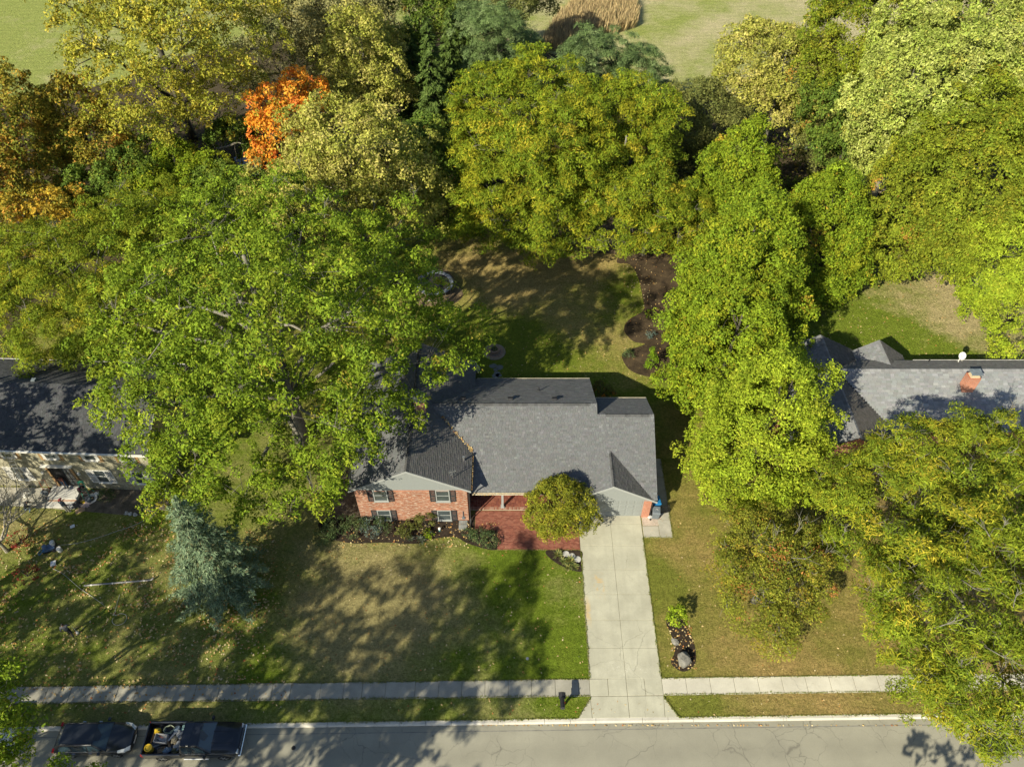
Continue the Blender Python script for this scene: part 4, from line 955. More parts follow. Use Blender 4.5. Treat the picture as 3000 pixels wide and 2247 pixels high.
load('jerrycan', 'yellow plastic jug standing upright by the kerb side of the truck bed', lambda m: (m.prism([(-.17,-.12),(.17,-.12),(.17,.12),(-.17,.12)],0,.38), m.extrude([(-.17,-.1,.38),(.17,-.1,.38),(.06,-.07,.5),(-.06,-.07,.5)],(0,.18,0)), m.tube([(.05,0,.44),(.10,0,.56)],.04,8)), M_yellow, -2.35, .45, .0, .2, cat='jug')
load('tote_box', 'open grey plastic tote holding tools in the middle of the truck bed', lambda m: (m.box((-.38,-.25,0),(.38,-.23,.3)), m.box((-.38,.23,0),(.38,.25,.3)), m.box((-.38,-.23,0),(-.36,.23,.3)), m.box((.36,-.23,0),(.38,.23,.3)), m.box((-.36,-.23,0),(.36,.23,.02))), M_loadgrey, -1.98, -.02, .18, -.06, cat='tote')
for i in range(3):
    load('hand_tool', ('black hand tool lying inside the tote in the truck','red-handled hand tool lying inside the tote in the truck','bare metal hand tool lying inside the tote in the truck')[i], lambda m: (m.tube([(-.14,0,.02),(.1,.01,.02)], .015, 5), m.obox((.14,0,.02),(.1,.05,.03))), (M_black, M_redbrown, M_alu)[i%3], -1.98+R.uniform(-.2,.2), -.02+R.uniform(-.14,.14), .205+.03*i*.6, R.uniform(0,3), cat='tool')
def heap_bag(m, sd, r): m.blob((0,0,r*.55), r, sd, 12, 8, .35, (1.1,.9,.6))
for i, (dx, dy, dz, r, mt, lb_) in enumerate(((-1.0,.28,.05,.24,M_loadgrey,'crumpled pale bag against the cab wall of the truck bed'), (-1.25,.55,.02,.2,plain('pale_blue_bag',(.45,.55,.62),.5),'pale blue bag near the kerb side of the truck bed'),
        (-.9,-.35,.05,.24,M_loadgrey,'pale sack by the street-side front corner of the truck bed'), (-1.5,-.62,.03,.2,plain('denim_cloth',(.20,.27,.36),.9),'folded blue cloth bundle on the street side of the truck bed'),
        (-1.2,-.05,.06,.24,plain('tan_cloth',(.40,.33,.22),.9),'tan cloth bundle in the middle of the truck load'), (-.85,.68,.03,.17,plain('teal_bag',(.22,.36,.36),.6),'small teal bag in the kerb-side front corner of the truck bed'),
        (-1.05,-.62,.02,.2,plain('olive_bag',(.18,.17,.09),.8),'olive bag beside the pale sack in the truck bed'))):
    load('bag', lb_, lambda m, s_=i+40, r_=r: heap_bag(m, s_, r_), mt, dx, dy, dz, R.uniform(0,3), cat='bag', smooth=False)
coil = lambda rr, tw: (lambda m: m.tube([(rr*(1+.12*math.sin(k*1.7))*math.cos(k*.42), rr*.8*(1+.12*math.cos(k*2.1))*math.sin(k*.42), .05+.11*abs(math.sin(k*.37))+.002*k) for k in range(tw)], .017, 5))
load('cable_coil', 'tangled pale green cable heaped at the kerb side of the truck bed', coil(.30,80), plain('pale_green_cable',(.42,.47,.33),.5), -1.7, .55, .05, .2, cat='cable')
load('cable_coil', 'black cable coil beside the yellow jug in the truck bed', coil(.2,50), M_black, -2.15, .62, .0, .2, cat='cable')
load('wooden_box', 'open brown wooden tray near the street side of the truck bed', lambda m: (m.box((-.2,-.15,0),(.2,.15,.03)), m.box((-.2,-.15,.03),(.2,-.13,.12)), m.box((-.2,.13,.03),(.2,.15,.12)), m.box((-.2,-.13,.03),(-.18,.13,.12)), m.box((.18,-.13,.03),(.2,.13,.12))), M_wood, -1.9, -.6, .0, .3, cat='tray')
for i in range(4):
    load('board_offcut', ('short grey board lying on the truck load','long pale board slanting over the truck load','brown board end beside the tote in the truck','splintered board behind the tailgate')[i], lambda m: m.box((-.3,-.05,0),(.3,.05,.03)), (M_trimgrey, M_loadgrey, M_wood, M_rawwood)[i], (-2.2,-1.35,-1.5,-2.65)[i], (-.3,.1,-.32,.1)[i], (.02,.36,.05,.02)[i], (.4,1.0,2.2,1.5)[i], cat='board', rx=(0,.1,0,0)[i])
# the pale van half hidden behind the corner tree
vn = thing('parked_van', 'pale van mostly hidden by the corner tree behind the black car', 'van', (-32.6,15.0,-.12), rad(.8), 'cars parked along the kerb')
m = MB(); loft(m, [(-2.4, body_ring(.9,.3,.9,1.7,.02)), (-2.3, body_ring(.95,.26,.9,1.9,.03)), (.6, body_ring(.96,.25,.9,1.92,.04)), (1.2, body_ring(.95,.25,.8,1.25,.03)), (1.9, body_ring(.92,.26,.7,1.05,.04)), (2.25, body_ring(.75,.32,.6,.85,.0))]); m.build('body', M_white, vn, local=True, smooth=True)
panel('windscreen', vn, [(1.22,-.78,1.30),(1.22,.78,1.30),(.66,.72,1.86),(.66,-.72,1.86)], M_carglass, .02)
for s in (-1,1):
    q = [(.7,s*.965,1.25),(-1.9,s*.965,1.25),(-1.9,s*.955,1.62),(.6,s*.955,1.62)]; panel('side_window', vn, q if s < 0 else q[::-1], M_carglass, .015)
    for xw in (-1.5,1.45): wheel(vn, xw, s*.84, .34, s)

# ------------------------------------------------------------------ site gear at the stone house
def ladder(label, a, b, w, n, mat, name='extension_ladder'):
    t = thing(name, label, 'ladder', a); a, b = Vector(a), Vector(b); d = b-a; s = Vector((d.y,-d.x,0)); s = s.normalized() if s.length > .01 else Vector((1,0,0))
    for k in (-1,1):
        m = MB(); o = s*w/2*k; m.tube([a+o, b+o], .035, 4); m.build('rail', mat, t)
    for k in range(n):
        p = a + d*((k+.7)/(n+.3)); m = MB(); m.tube([p-s*w/2, p+s*w/2], .025, 5); m.build('rung', mat, t)
    return t
ladder('aluminium extension ladder leaning on the front of the stone house', (-36.6,32.5,.03), (-36.75,33.75,5.3), .45, 15, M_alu)
sl = thing('step_ladder', 'green step ladder standing open right of the stone house door', 'ladder', (-32.75,33.5,.03), .1)
for s in (-1,1):
    m = MB(); m.tube([(s*.28,-.45,0),(s*.17,0,1.75)], .03, 4); m.build('rail', M_green, sl, local=True)
    m = MB(); m.tube([(s*.28,.30,0),(s*.17,.02,1.72)], .024, 4); m.build('rear_leg', M_green, sl, local=True)
for k in range(5):
    f = (k+1)/6; m = MB(); m.obox((0,-.45*(1-f),1.75*f),(.52-.2*f,.09,.03)); m.build('tread', M_alu, sl, local=True)
m = MB(); m.obox((0,.0,1.77),(.4,.16,.05)); m.build('top_cap', M_green, sl, local=True)
def item(name, label, cat, f, mat, loc, rz=0.0, group=None, smooth=False):
    m = MB(); f(m); o = m.build(name, mat, None, local=True, smooth=smooth); o.location = loc; o.rotation_euler = (0,0,rz); return tag(o, label, cat, group)
item('bucket', 'white bucket on the path under the extension ladder', 'bucket', pail(.17,.36), M_white, (-37.6,33.35,.03))
item('bucket', 'grey bucket beside the tyre near the green step ladder', 'bucket', pail(.17,.34), M_greybin, (-32.5,32.85,.03))
item('hose_coil', 'white coiled hose lying on the bed below the green step ladder', 'hose', lambda m: m.tube([((.25+.004*k)*math.cos(k*.45), (.25+.004*k)*math.sin(k*.45), .03+.02*(k//14)) for k in range(56)], .03, 6), M_white, (-32.45,33.15,.03))
item('cardboard_sheet', 'flat brown cardboard sheet on the grass edge beside the stoop', 'cardboard', lambda m: m.add([(-.35,-.2,.02),(.35,-.2,.03),(.33,.22,.06),(-.32,.2,.03),(-.35,-.2,0),(.35,-.2,0),(.33,.22,.02),(-.32,.2,0)],[(0,1,2,3),(4,7,6,5),(0,4,5,1),(1,5,6,2),(2,6,7,3),(3,7,4,0)]), plain('cardboard', (.42,.29,.18), .85), (-32.95,32.1,.03), .5)
item('tool_case', 'yellow and black tool case on the ground beside the step', 'tool case', lambda m: (m.box((-.2,-.12,0),(.2,.12,.16)), m.tube([(-.08,0,.16),(-.07,0,.21),(.07,0,.21),(.08,0,.16)], .012, 4)), M_yellow, (-33.0,32.75,.03), .5)
item('cloth_bundle', 'pale pink drop cloth crumpled beside the grey bucket', 'cloth', lambda m: m.blob((0,0,.05),.3,61,14,8,.35,(1.2,.8,.22)), plain('pink_cloth',(.55,.42,.38),.9), (-32.75,32.6,.03))
item('cloth_bundle', 'dark tarp bundle beside the yellow tool case', 'cloth', lambda m: m.blob((0,0,.08),.34,62,14,8,.35,(1.1,.8,.35)), M_blackpl, (-33.3,32.55,.03))
item('sack', 'white sack leaning by the foot of the green step ladder', 'sack', lambda m: m.blob((0,0,.14),.22,63,12,8,.25,(1,.7,.8)), M_white, (-32.1,33.55,.03))
for i in range(5):
    item('stacked_stone', ('loose stone closest to the foot of the aluminium ladder','second loose stone from the aluminium ladder','middle one of five loose stones before the stoop','fourth loose stone from the aluminium ladder','loose stone closest to the concrete stoop')[i], 'rock', lambda m: m.blob((0,0,.07),.13,70+i,9,6,.3,(1.1,.9,.7)), M_rock, (-36.4+i*.22, 33.15-.03*i, .03), i, 'loose stones by the path')
for i, (x, y) in enumerate(((-29.0,31.75),(-29.3,31.82),(-28.6,31.72))):
    item('edge_stone', ('middle rounded stone at the lawn edge of the neighbour bed','rounded edge stone nearest the cardboard in the neighbour bed','rounded edge stone nearest the oak in the neighbour bed')[i], 'rock', lambda m: m.blob((0,0,.08),.16,80+i,9,6,.3,(1.1,.9,.7)), M_rockpale, (x,y,.02), i, 'edge stones of the neighbour bed')
ct = thing('hand_truck', 'rusty hand truck loaded with sacks against the stone house wall', 'hand truck', (-36.1,33.75,.03), .3)
m = MB(); m.tube([(-.2,.1,.05),(-.2,.35,1.15),(.2,.35,1.15),(.2,.1,.05)], .022, 6); m.box((-.22,-.2,.02),(.22,.1,.04)); m.build('frame', M_redbrown, ct, local=True)
for s in (-1,1):
    m = MB(); m.tube([(s*.26-.04,.15,.14),(s*.26+.04,.15,.14)], .14, 14); m.build('wheel', M_tyre, ct, local=True)
item('cement_sack', 'dark sacks of mix piled on the rusty hand truck', 'sack', lambda m: m.blob((0,0,.22),.30,66,12,8,.25,(1,.7,.75)), M_greybin, (-36.15,33.55,.07))
item('paper_sheet', 'white sheet of paper lying on the shaded lawn near the stoop', 'paper', lambda m: m.add([(-.16,-.12,.02),(.16,-.12,.02),(.16,.12,.05),(-.16,.12,.03),(-.16,-.12,.0),(.16,-.12,.0),(.16,.12,.03),(-.16,.12,.01)],[(0,1,2,3),(4,7,6,5),(0,4,5,1),(1,5,6,2),(2,6,7,3),(3,7,4,0)]), M_paper, (-33.0,30.7,.02), .5)
item('paper_box', 'white printed box lying on the lawn below the paint sprayer', 'box', lambda m: m.box((-.17,-.2,0),(.17,.2,.08)), M_paper, (-33.2,27.6,.01), .3)
spr = thing('paint_sprayer', 'paint sprayer cart with hoses and white pots standing on the lawn', 'sprayer', (-33.8,28.75,.01), .4)
m = MB(); m.box((-.45,-.22,.18),(.35,.22,.42)); m.lathe((-.25,0,.42), [(.16,0),(.17,.25),(.1,.32),(0,.33)], 12); m.build('pump', plain('sprayer_blue', (.10,.16,.28), .5), spr, local=True)
m = MB(); m.tube([(.3,-.25,.15),(.55,-.25,.75),(.55,.25,.75),(.3,.25,.15)], .025, 6); m.box((-.5,-.26,.12),(.4,.26,.17)); m.build('frame', M_black, spr, local=True)
for s in (-1,1):
    m = MB(); m.tube([(.25,s*.3-.04,.16),(.25,s*.3+.04,.16)], .16, 14); m.build('wheel', M_tyre, spr, local=True)
m = MB(); m.tube([(-.3,-.2,.5),(-.7,-.4,.3),(-.9,.0,.1),(-.5,.3,.06)], .03, 6); m.build('hose', M_blue, spr, local=True)
item('paint_pot', 'white round paint pot on top of the sprayer cart', 'paint pot', lambda m: m.lathe((0,0,0), [(.16,0),(.17,.3),(.16,.33),(0,.34)], 14), M_white, (-33.55,28.95,.44))
item('paint_pot', 'white paint pot standing on the grass beside the sprayer', 'paint pot', lambda m: m.lathe((0,0,0), [(.17,0),(.18,.36),(.16,.39),(0,.4)], 14), M_white, (-33.1,28.65,.01))
def line(name, label, pts, r, mat, cat='hose', n=5):
    P = [Vector(p) for p in pts]; path = []
    for i in range(len(P)-1):
        p0, p1, p2, p3 = P[max(i-1,0)], P[i], P[i+1], P[min(i+2,len(P)-1)]
        for k in range(8):
            t = k/8; path.append(.5*((2*p1)+(-p0+p2)*t+(2*p0-5*p1+4*p2-p3)*t*t+(-p0+3*p1-3*p2+p3)*t**3))
    path.append(P[-1]); m = MB(); m.tube(path, r, n); return tag(m.build(name, mat), label, cat)
line('spray_hose', 'pale hose running over the lawn from the sprayer towards the big oak', [(-33.5,29.1,.04),(-32.2,29.25,.04),(-30.8,29.7,.04),(-29.6,30.25,.04),(-28.4,30.8,.04),(-27.2,31.6,.04)], .014, M_hose)
line('garden_hose', 'thin grey hose trailing across the leafy lawn behind the walking person', [(-33.1,27.2,.04),(-32.2,26.8,.04),(-30.6,25.7,.04),(-29.4,25.0,.04),(-28.4,24.4,.04)], .014, M_hose)
line('hose_loop', 'loop of pale hose lying on the leafy lawn under the downspout pipe', [(-27.55,25.2,.04),(-27.5,24.4,.04),(-27.4,23.75,.04)] + [(-26.95+.48*math.cos(a), 23.35+.42*math.sin(a), .04) for a in (2.4,1.7,.9,.2,-.6,-1.3,-2.0,-2.7,-3.3)], .014, M_hose)
dp = thing('downspout_pipe', 'long grey downspout pipe with pale bands lying on the lawn', 'pipe', (-27.9,26.1,0))
a, b = Vector((-30.3,25.85,.06)), Vector((-25.75,26.28,.06)); m = MB(); m.tube([a,b,b+Vector((.16,.03,.05)),b+Vector((.24,.05,.22))], .06, 6); m.build('pipe', M_pipe, dp)
for f in (.1,.42,.9):
    m = MB(); p = a.lerp(b, f); m.tube([p, p+(b-a).normalized()*.09], .066, 8); m.build('band', M_white, dp)
m = MB(); m.tube([(5.0-13.65,13.6,0),(5.0-13.65,13.6,.0)], .01, 4)
mh = MB(); p = W(860,2190,-.12); mh.lathe((p.x,p.y,-.12), [(.13,0),(.13,.012),(.0,.014)], 18); tag(mh.build('valve_cover', M_black), 'small round black valve cover set in the road', 'cover')
p = W(1545,1929); m = MB(); m.lathe((p.x,p.y,0), [(.10,0),(.10,.03),(0,.04)], 14); tag(m.build('curb_box', M_alu), 'small metal water shutoff lid in the front lawn', 'cover')

# ------------------------------------------------------------------ people
def person(label, loc, rz, J, cols, scale=1.0, cap=None, hold=None):
    """one skinned body; J overrides joints of a standing figure (metres, facing -y)"""
    j = dict(pel=(0,0,.95), spi=(0,0,1.18), che=(0,0,1.38), nec=(0,0,1.52), hea=(0,-.02,1.63), top=(0,-.01,1.74),
             shR=(.19,0,1.42), elR=(.24,.02,1.14), wrR=(.25,-.06,.90), haR=(.25,-.09,.82), shL=(-.19,0,1.42), elL=(-.24,.02,1.14), wrL=(-.25,-.06,.90), haL=(-.25,-.09,.82),
             hiR=(.10,0,.90), knR=(.11,-.02,.50), anR=(.11,.02,.09), toR=(.12,-.15,.04), hiL=(-.10,0,.90), knL=(-.11,-.02,.50), anL=(-.11,.02,.09), toL=(-.12,-.15,.04))
    j.update(J)
    rr = dict(pel=.15, spi=.135, che=.16, nec=.06, hea=.10, top=.075, shR=.08, elR=.05, wrR=.033, haR=.04, shL=.08, elL=.05, wrL=.033, haL=.04, hiR=.10, knR=.065, anR=.045, toR=.04, hiL=.10, knL=.065, anL=.045, toL=.04)
    E_ = [('pel','spi'),('spi','che'),('che','nec'),('nec','hea'),('hea','top'),('che','shR'),('shR','elR'),('elR','wrR'),('wrR','haR'),('che','shL'),('shL','elL'),('elL','wrL'),('wrL','haL'),
          ('pel','hiR'),('hiR','knR'),('knR','anR'),('anR','toR'),('pel','hiL'),('hiL','knL'),('knL','anL'),('anL','toL')]
    for S in 'RL':
        w, h = Vector(j['wr'+S]), Vector(j['ha'+S]); d = (h-w).normalized(); sd = d.cross(Vector((0,1,0))); sd = sd.normalized() if sd.length > .05 else Vector((1,0,0)); nn = sd.cross(d)
        for k, (off, L) in enumerate(((-.03,.075),(-.01,.09),(.01,.085),(.03,.065))):
            j[f'f{k}{S}'] = tuple(h + sd*off + d*.03); j[f'g{k}{S}'] = tuple(h + sd*off*1.2 + d*(.03+L) + nn*.03); rr[f'f{k}{S}'] = .011; rr[f'g{k}{S}'] = .009
            E_ += [('ha'+S, f'f{k}{S}'), (f'f{k}{S}', f'g{k}{S}')]
        j['t'+S] = tuple(h + sd*-.055 + d*.02 + nn*.03); rr['t'+S] = .011; E_.append(('ha'+S,'t'+S))
    names = list(j); me = bpy.data.meshes.new('skeleton')
    me.from_pydata([Vector(j[n]) for n in names], [(names.index(a), names.index(b)) for a, b in E_], [])
    tmp = bpy.data.objects.new('tmp', me); col.objects.link(tmp)
    tmp.modifiers.new('skin', 'SKIN'); sub = tmp.modifiers.new('sub', 'SUBSURF'); sub.levels = 1; sub.render_levels = 1
    for i, n in enumerate(names):
        me.skin_vertices[0].data[i].radius = (rr[n], rr[n]*.82 if n in ('pel','spi','che') else rr[n]); me.skin_vertices[0].data[i].use_root = (n == 'pel')
    bpy.context.view_layer.update()
    ev = tmp.evaluated_get(bpy.context.evaluated_depsgraph_get()); mesh = bpy.data.meshes.new_from_object(ev)
    bpy.data.objects.remove(tmp); mesh.name = 'person'; mesh.materials.clear()
    for c in cols: mesh.materials.append(c)                 # skin, shirt, trousers, shoes, hair
    segs = []
    cls = lambda a, b: 3 if 'to' in (a[:2], b[:2]) else 2 if a[:2] in ('hi','kn') or b[:2] in ('hi','kn') else 4 if b == 'top' else 0 if (a in ('nec','hea') or b[:2] in ('wr','ha') or b[0] in 'fgt' or a[0] in 'fg') else 1
    for a, b in E_: segs.append((Vector(j[a]), Vector(j[b]), cls(a, b)))
    for p in mesh.polygons:
        c = p.center; best = (9, 1)
        for a, b, k in segs:
            ab = b-a; t = max(0, min(1, (c-a).dot(ab)/max(ab.length_squared,1e-9))); dd = (c-(a+ab*t)).length
            if dd < best[0]: best = (dd, k)
        p.material_index = best[1]; p.use_smooth = True
    o = bpy.data.objects.new('person', mesh); col.objects.link(o); o.location = loc; o.rotation_euler = (0,0,rz); o.scale = (scale,)*3
    tag(o, label, 'person')
    h = Vector(j['hea']); u = (Vector(j['top'])-h).normalized()
    if cap:
        m = MB(); m.lathe((0,0,0), [(.112,0),(.115,.04),(.09,.09),(.03,.115),(0,.118)], 14); m.add([(-.09,-.08,.005),(.09,-.08,.005),(.07,-.19,-.005),(-.07,-.19,-.005),(-.09,-.08,.02),(.09,-.08,.02),(.07,-.19,.008),(-.07,-.19,.008)], [(0,1,2,3),(4,7,6,5),(2,6,7,3),(0,3,7,4),(1,5,6,2)])
        q = Vector((0,0,1)).rotation_difference(u).to_matrix(); m.v = [tuple(h + u*.03 + q @ Vector(p)) for p in m.v]; m.build('cap', cap, o, local=True)
    m = MB(); n = h + Vector((0,-.105,-.02)); m.obox(n, (.03,.04,.05)); m.build('nose', cols[0], o, local=True, bevel=.012)
    return o
SK = plain('skin', (.36,.20,.13), .6, var=.06); SK2 = plain('skin_tan', (.26,.14,.085), .6, var=.06)
cl = lambda n, c: plain(n, c, .9, var=.18, scale=14.)
HAIR = cl('black_hair', (.012,.010,.009)); SHOE = cl('dark_shoe', (.03,.028,.026)); PSHOE = cl('pale_shoe', (.5,.48,.44))
person('person in red cap, dark tee and pale trousers standing before the stoop', (-33.75,31.95,.0), rad(170), dict(elR=(.26,-.08,1.16), wrR=(.2,-.3,1.12), haR=(.19,-.37,1.12), elL=(-.3,.05,1.16), wrL=(-.27,-.1,.95), haL=(-.26,-.15,.9)), [SK, cl('slate_tee', (.055,.075,.095)), cl('khaki', (.30,.28,.23)), PSHOE, HAIR], cap=cl('red_cap', (.30,.03,.035)))
person('person in maroon shirt bending over work beside the open doorway', (-33.2,33.45,.03), rad(75), dict(spi=(0,-.12,1.08), che=(0,-.32,1.22), nec=(0,-.45,1.27), hea=(0,-.55,1.30), top=(0,-.63,1.37), pel=(0,.03,.88), hiR=(.1,.02,.83), hiL=(-.1,.02,.83), knR=(.12,-.16,.47), knL=(-.12,-.10,.47),
       shR=(.18,-.32,1.24), elR=(.24,-.42,.98), wrR=(.16,-.62,.86), haR=(.14,-.70,.84), shL=(-.18,-.32,1.24), elL=(-.24,-.42,.98), wrL=(-.15,-.62,.86), haL=(-.13,-.70,.84)), [SK2, cl('maroon', (.06,.014,.028)), cl('tan_work_trousers', (.22,.19,.14)), SHOE, HAIR])
person('bare-armed person leaning inside the open doorway of the stone house', (-34.55,34.0,.31), rad(0), dict(che=(0,-.12,1.34), nec=(0,-.18,1.48), hea=(0,-.24,1.57), top=(0,-.26,1.68), shR=(.19,-.1,1.38), shL=(-.19,-.1,1.38), elR=(.3,-.25,1.2), wrR=(.34,-.35,.98), haR=(.35,-.4,.92), elL=(-.3,-.2,1.15), wrL=(-.28,-.32,.95), haL=(-.27,-.37,.89)), [SK, cl('rust_shirt', (.20,.075,.05)), cl('blue_jeans', (.06,.10,.17)), SHOE, HAIR])
person('person in black crouching on the lawn edge behind the bare branches', (-36.85,31.95,.0), rad(120), dict(pel=(0,.05,.55), spi=(0,-.08,.76), che=(0,-.24,.94), nec=(0,-.34,1.04), hea=(0,-.42,1.11), top=(0,-.47,1.21), hiR=(.1,.03,.52), hiL=(-.1,.03,.52), knR=(.14,-.38,.52), knL=(-.14,-.36,.5), anR=(.13,-.10,.09), anL=(-.13,-.08,.09), toR=(.14,-.27,.04), toL=(-.14,-.25,.04),
       shR=(.18,-.24,.97), elR=(.26,-.42,.76), wrR=(.18,-.60,.62), haR=(.17,-.66,.58), shL=(-.18,-.24,.97), elL=(-.26,-.42,.76), wrL=(-.18,-.60,.62), haL=(-.17,-.66,.58)), [SK2, cl('black_tee', (.015,.016,.02)), cl('blue_grey_jeans', (.12,.17,.22)), SHOE, HAIR])
wp = person('person in grey shirt and dark trousers walking across the leafy lawn', (-29.75,22.2,.0), rad(205), dict(knR=(.11,-.16,.52), anR=(.11,-.16,.10), toR=(.12,-.33,.05), knL=(-.11,.06,.50), anL=(-.11,.26,.14), toL=(-.12,.14,.05), elR=(.27,.12,1.16), wrR=(.27,.02,.92), haR=(.27,-.02,.84), elL=(-.25,-.10,1.15), wrL=(-.24,-.26,.96), haL=(-.24,-.32,.90)), [SK2, cl('grey_shirt', (.13,.13,.14)), cl('black_trousers', (.018,.018,.022)), SHOE, HAIR])
item('plastic_jug', 'white handled jug on a wand held low by the walking person', 'jug', lambda m: (m.lathe((0,0,.0), [(.09,0),(.10,.18),(.05,.26),(.03,.30)], 12), m.tube([(0,0,.28),(-.05,.05,.55),(-.12,.12,.82)], .012, 5)), M_white, (-29.42,22.35,.03))

# ================================================================== TREES AND PLANTS
LEAF_TOTAL = 0
def nrmz(a): return a / np.maximum(np.linalg.norm(a, axis=-1, keepdims=True), 1e-9)
def quad_mesh(name, q, cols, mat, parent=None, off=(0,0,0)):
    """q: (n,k,3) three- or four-cornered leaves, cols: (n,3)"""
    global LEAF_TOTAL
    n, k = q.shape[:2]; LEAF_TOTAL += n*(k-2); me = bpy.data.meshes.new(name)
    me.vertices.add(k*n); me.vertices.foreach_set('co', (q - np.array(off)).reshape(-1).astype(np.float32))
    me.loops.add(k*n); me.loops.foreach_set('vertex_index', np.arange(k*n, dtype=np.int32))
    me.polygons.add(n); me.polygons.foreach_set('loop_start', np.arange(0, k*n, k, dtype=np.int32)); me.polygons.foreach_set('loop_total', np.full(n, k, dtype=np.int32))
    at = me.attributes.new('col', 'FLOAT_COLOR', 'FACE'); c4 = np.ones((n,4), np.float32); c4[:, :3] = np.clip(cols, .003, .9); at.data.foreach_set('color', c4.reshape(-1))
    me.materials.append(mat); me.update(calc_edges=True); me.validate()
    o = bpy.data.objects.new(name, me); col.objects.link(o)
    if parent is not None: o.parent = parent
    else: o.location = off
    return o
def leaf_quads(pos, nrm, L, Wd, R, droop=0.0, along=None, tri=False):
    n = len(pos)
    t = R.normal(size=(n,3)) if along is None else along + R.normal(size=(n,3))*.45
    t[:, 2] -= droop
    t = nrmz(t - nrm*np.sum(t*nrm, axis=1, keepdims=True)); b = np.cross(nrm, t)
    l = (L * R.uniform(.45, 1.5, n))[:, None]; w = (Wd * R.uniform(.7, 1.3, n))[:, None]
    if tri:
        k = R.uniform(-.3,.3,n)[:,None]; q = np.empty((n,3,3)); q[:,0] = pos - t*l*.45 + b*w*(.5+k*.5); q[:,1] = pos - t*l*(.45+k) - b*w*.5; q[:,2] = pos + t*l*.55 - nrm*l*.10; return q
    q = np.empty((n,4,3)); q[:,0] = pos - t*l*.5; q[:,1] = pos + b*w*.5 + nrm*w*.18 + t*l*.06; q[:,2] = pos + t*l*.5 - nrm*w*.15; q[:,3] = pos - b*w*.5 + nrm*w*.18 + t*l*.06
    return q
def pick(pal, n, R):
    w = np.array([p[1] for p in pal], float); w /= w.sum(); return np.array([p[0] for p in pal])[R.choice(len(pal), n, p=w)]
SP = {}
def species(name, L, W, br, den, lk, depth, pal, out=.9, up=.5, rnd=.55, droop=.25, bark='M_barkd', mat='M_leaf', flat=.7, rag=.14):
    pal = [((c[0]*.93, c[1]*.90, c[2]+.012), w) for c, w in pal]
    SP[name] = dict(L=L*.80, W=W*.80, br=br, den=den, lk=lk*1.42, depth=depth, pal=pal, out=out, up=up, rnd=rnd, droop=droop, bark=bark, mat=mat, flat=flat, rag=rag)
species('oak', .26, .165, .68, .42, 180, .66, [((.195,.285,.008),6),((.15,.235,.007),4),((.255,.32,.012),3),((.36,.32,.03),.25)], out=.6, up=.8, rnd=.5, bark='M_bark', rag=.2)
species('maple', .24, .18, .78, .78, 178, .34, [((.215,.30,.006),6),((.165,.25,.005),4),((.285,.32,.008),2.5),((.40,.30,.02),.1)], out=1.0, up=.5)
species('olivemaple', .26, .20, .85, .68, 165, .36, [((.215,.265,.008),6),((.165,.225,.007),4),((.27,.275,.012),2.2),((.42,.25,.03),.08)], out=1.0, up=.5)
species('lime', .21, .15, .66, .95, 215, .32, [((.29,.375,.012),6),((.23,.325,.010),4),((.35,.40,.02),2.5)], out=1.0, up=.55)
species('silver', .30, .21, .85, .72, 140, .42, [((.36,.42,.07),5),((.28,.36,.045),4),((.44,.49,.11),3),((.42,.42,.06),1)], out=.8, up=.5, rnd=.6, bark='M_bark')
species('locust', .36, .085, .75, .74, 240, .45, [((.205,.265,.007),6),((.155,.22,.006),4),((.30,.31,.010),2.6),((.42,.37,.02),.6)], out=.35, up=1.0, rnd=.5, bark='M_bark', flat=.45, rag=.2)
species('locustfar', .40, .105, .85, .66, 190, .42, [((.21,.275,.006),6),((.155,.225,.005),4),((.32,.325,.009),3.0),((.44,.38,.02),.7)], out=.4, up=1.0, rnd=.48, bark='M_bark', flat=.5, rag=.17)
species('yellowgreen', .31, .22, .85, .60, 110, .55, [((.40,.40,.065),5),((.31,.34,.04),4),((.47,.43,.10),2.2)], out=.6, up=.6, rnd=.65, bark='M_bark', rag=.2)
species('cotton', .32, .25, .85, .34, 75, .78, [((.36,.355,.03),5),((.28,.31,.022),4),((.48,.41,.04),2.2)], out=.5, up=.5, rnd=.8, rag=.22)
species('grey', .32, .19, .9, .55, 85, .65, [((.30,.29,.10),5),((.24,.25,.075),4),((.36,.33,.10),2)], out=.6, up=.5, rnd=.7, rag=.2)
species('orange', .31, .24, .7, .65, 120, .5, [((.82,.33,.02),6),((.76,.22,.03),2.2),((.78,.42,.04),2),((.32,.30,.02),2.2)], rnd=.5)
species('autumn', .31, .24, .8, .70, 120, .42, [((.27,.235,.018),5),((.18,.205,.013),4),((.42,.285,.025),2.5),((.56,.29,.04),.8)], rnd=.5)
species('gold', .30, .23, .75, .70, 110, .5, [((.52,.36,.025),5),((.38,.30,.022),4),((.24,.24,.02),3),((.52,.27,.03),.6)], rnd=.55)
species('deep', .30, .23, .8, .75, 125, .42, [((.13,.20,.014),5),((.10,.165,.012),4),((.18,.225,.018),2),((.34,.2,.03),.12)], rnd=.5)
species('crab', .15, .105, .62, 1.2, 330, .6, [((.23,.25,.015),5),((.18,.21,.012),4),((.33,.28,.02),1.5),((.44,.19,.04),.45)], out=.6, up=.6, rnd=.7, rag=.2)
species('olive', .24, .17, .72, .95, 150, .38, [((.175,.195,.035),5),((.14,.165,.028),4),((.22,.225,.045),2)], rnd=.6)
species('magnolia', .16, .09, .34, 6.5, 380, .3, [((.24,.26,.012),5),((.18,.21,.009),4),((.33,.31,.015),2.6)], rnd=.55, rag=.1)
species('pine', .38, .065, .62, .80, 300, .5, [((.14,.215,.05),5),((.105,.165,.038),4),((.22,.30,.095),2.4)], out=.5, up=.8, rnd=.35, droop=-.7, mat='M_needle', flat=.6, rag=.25)
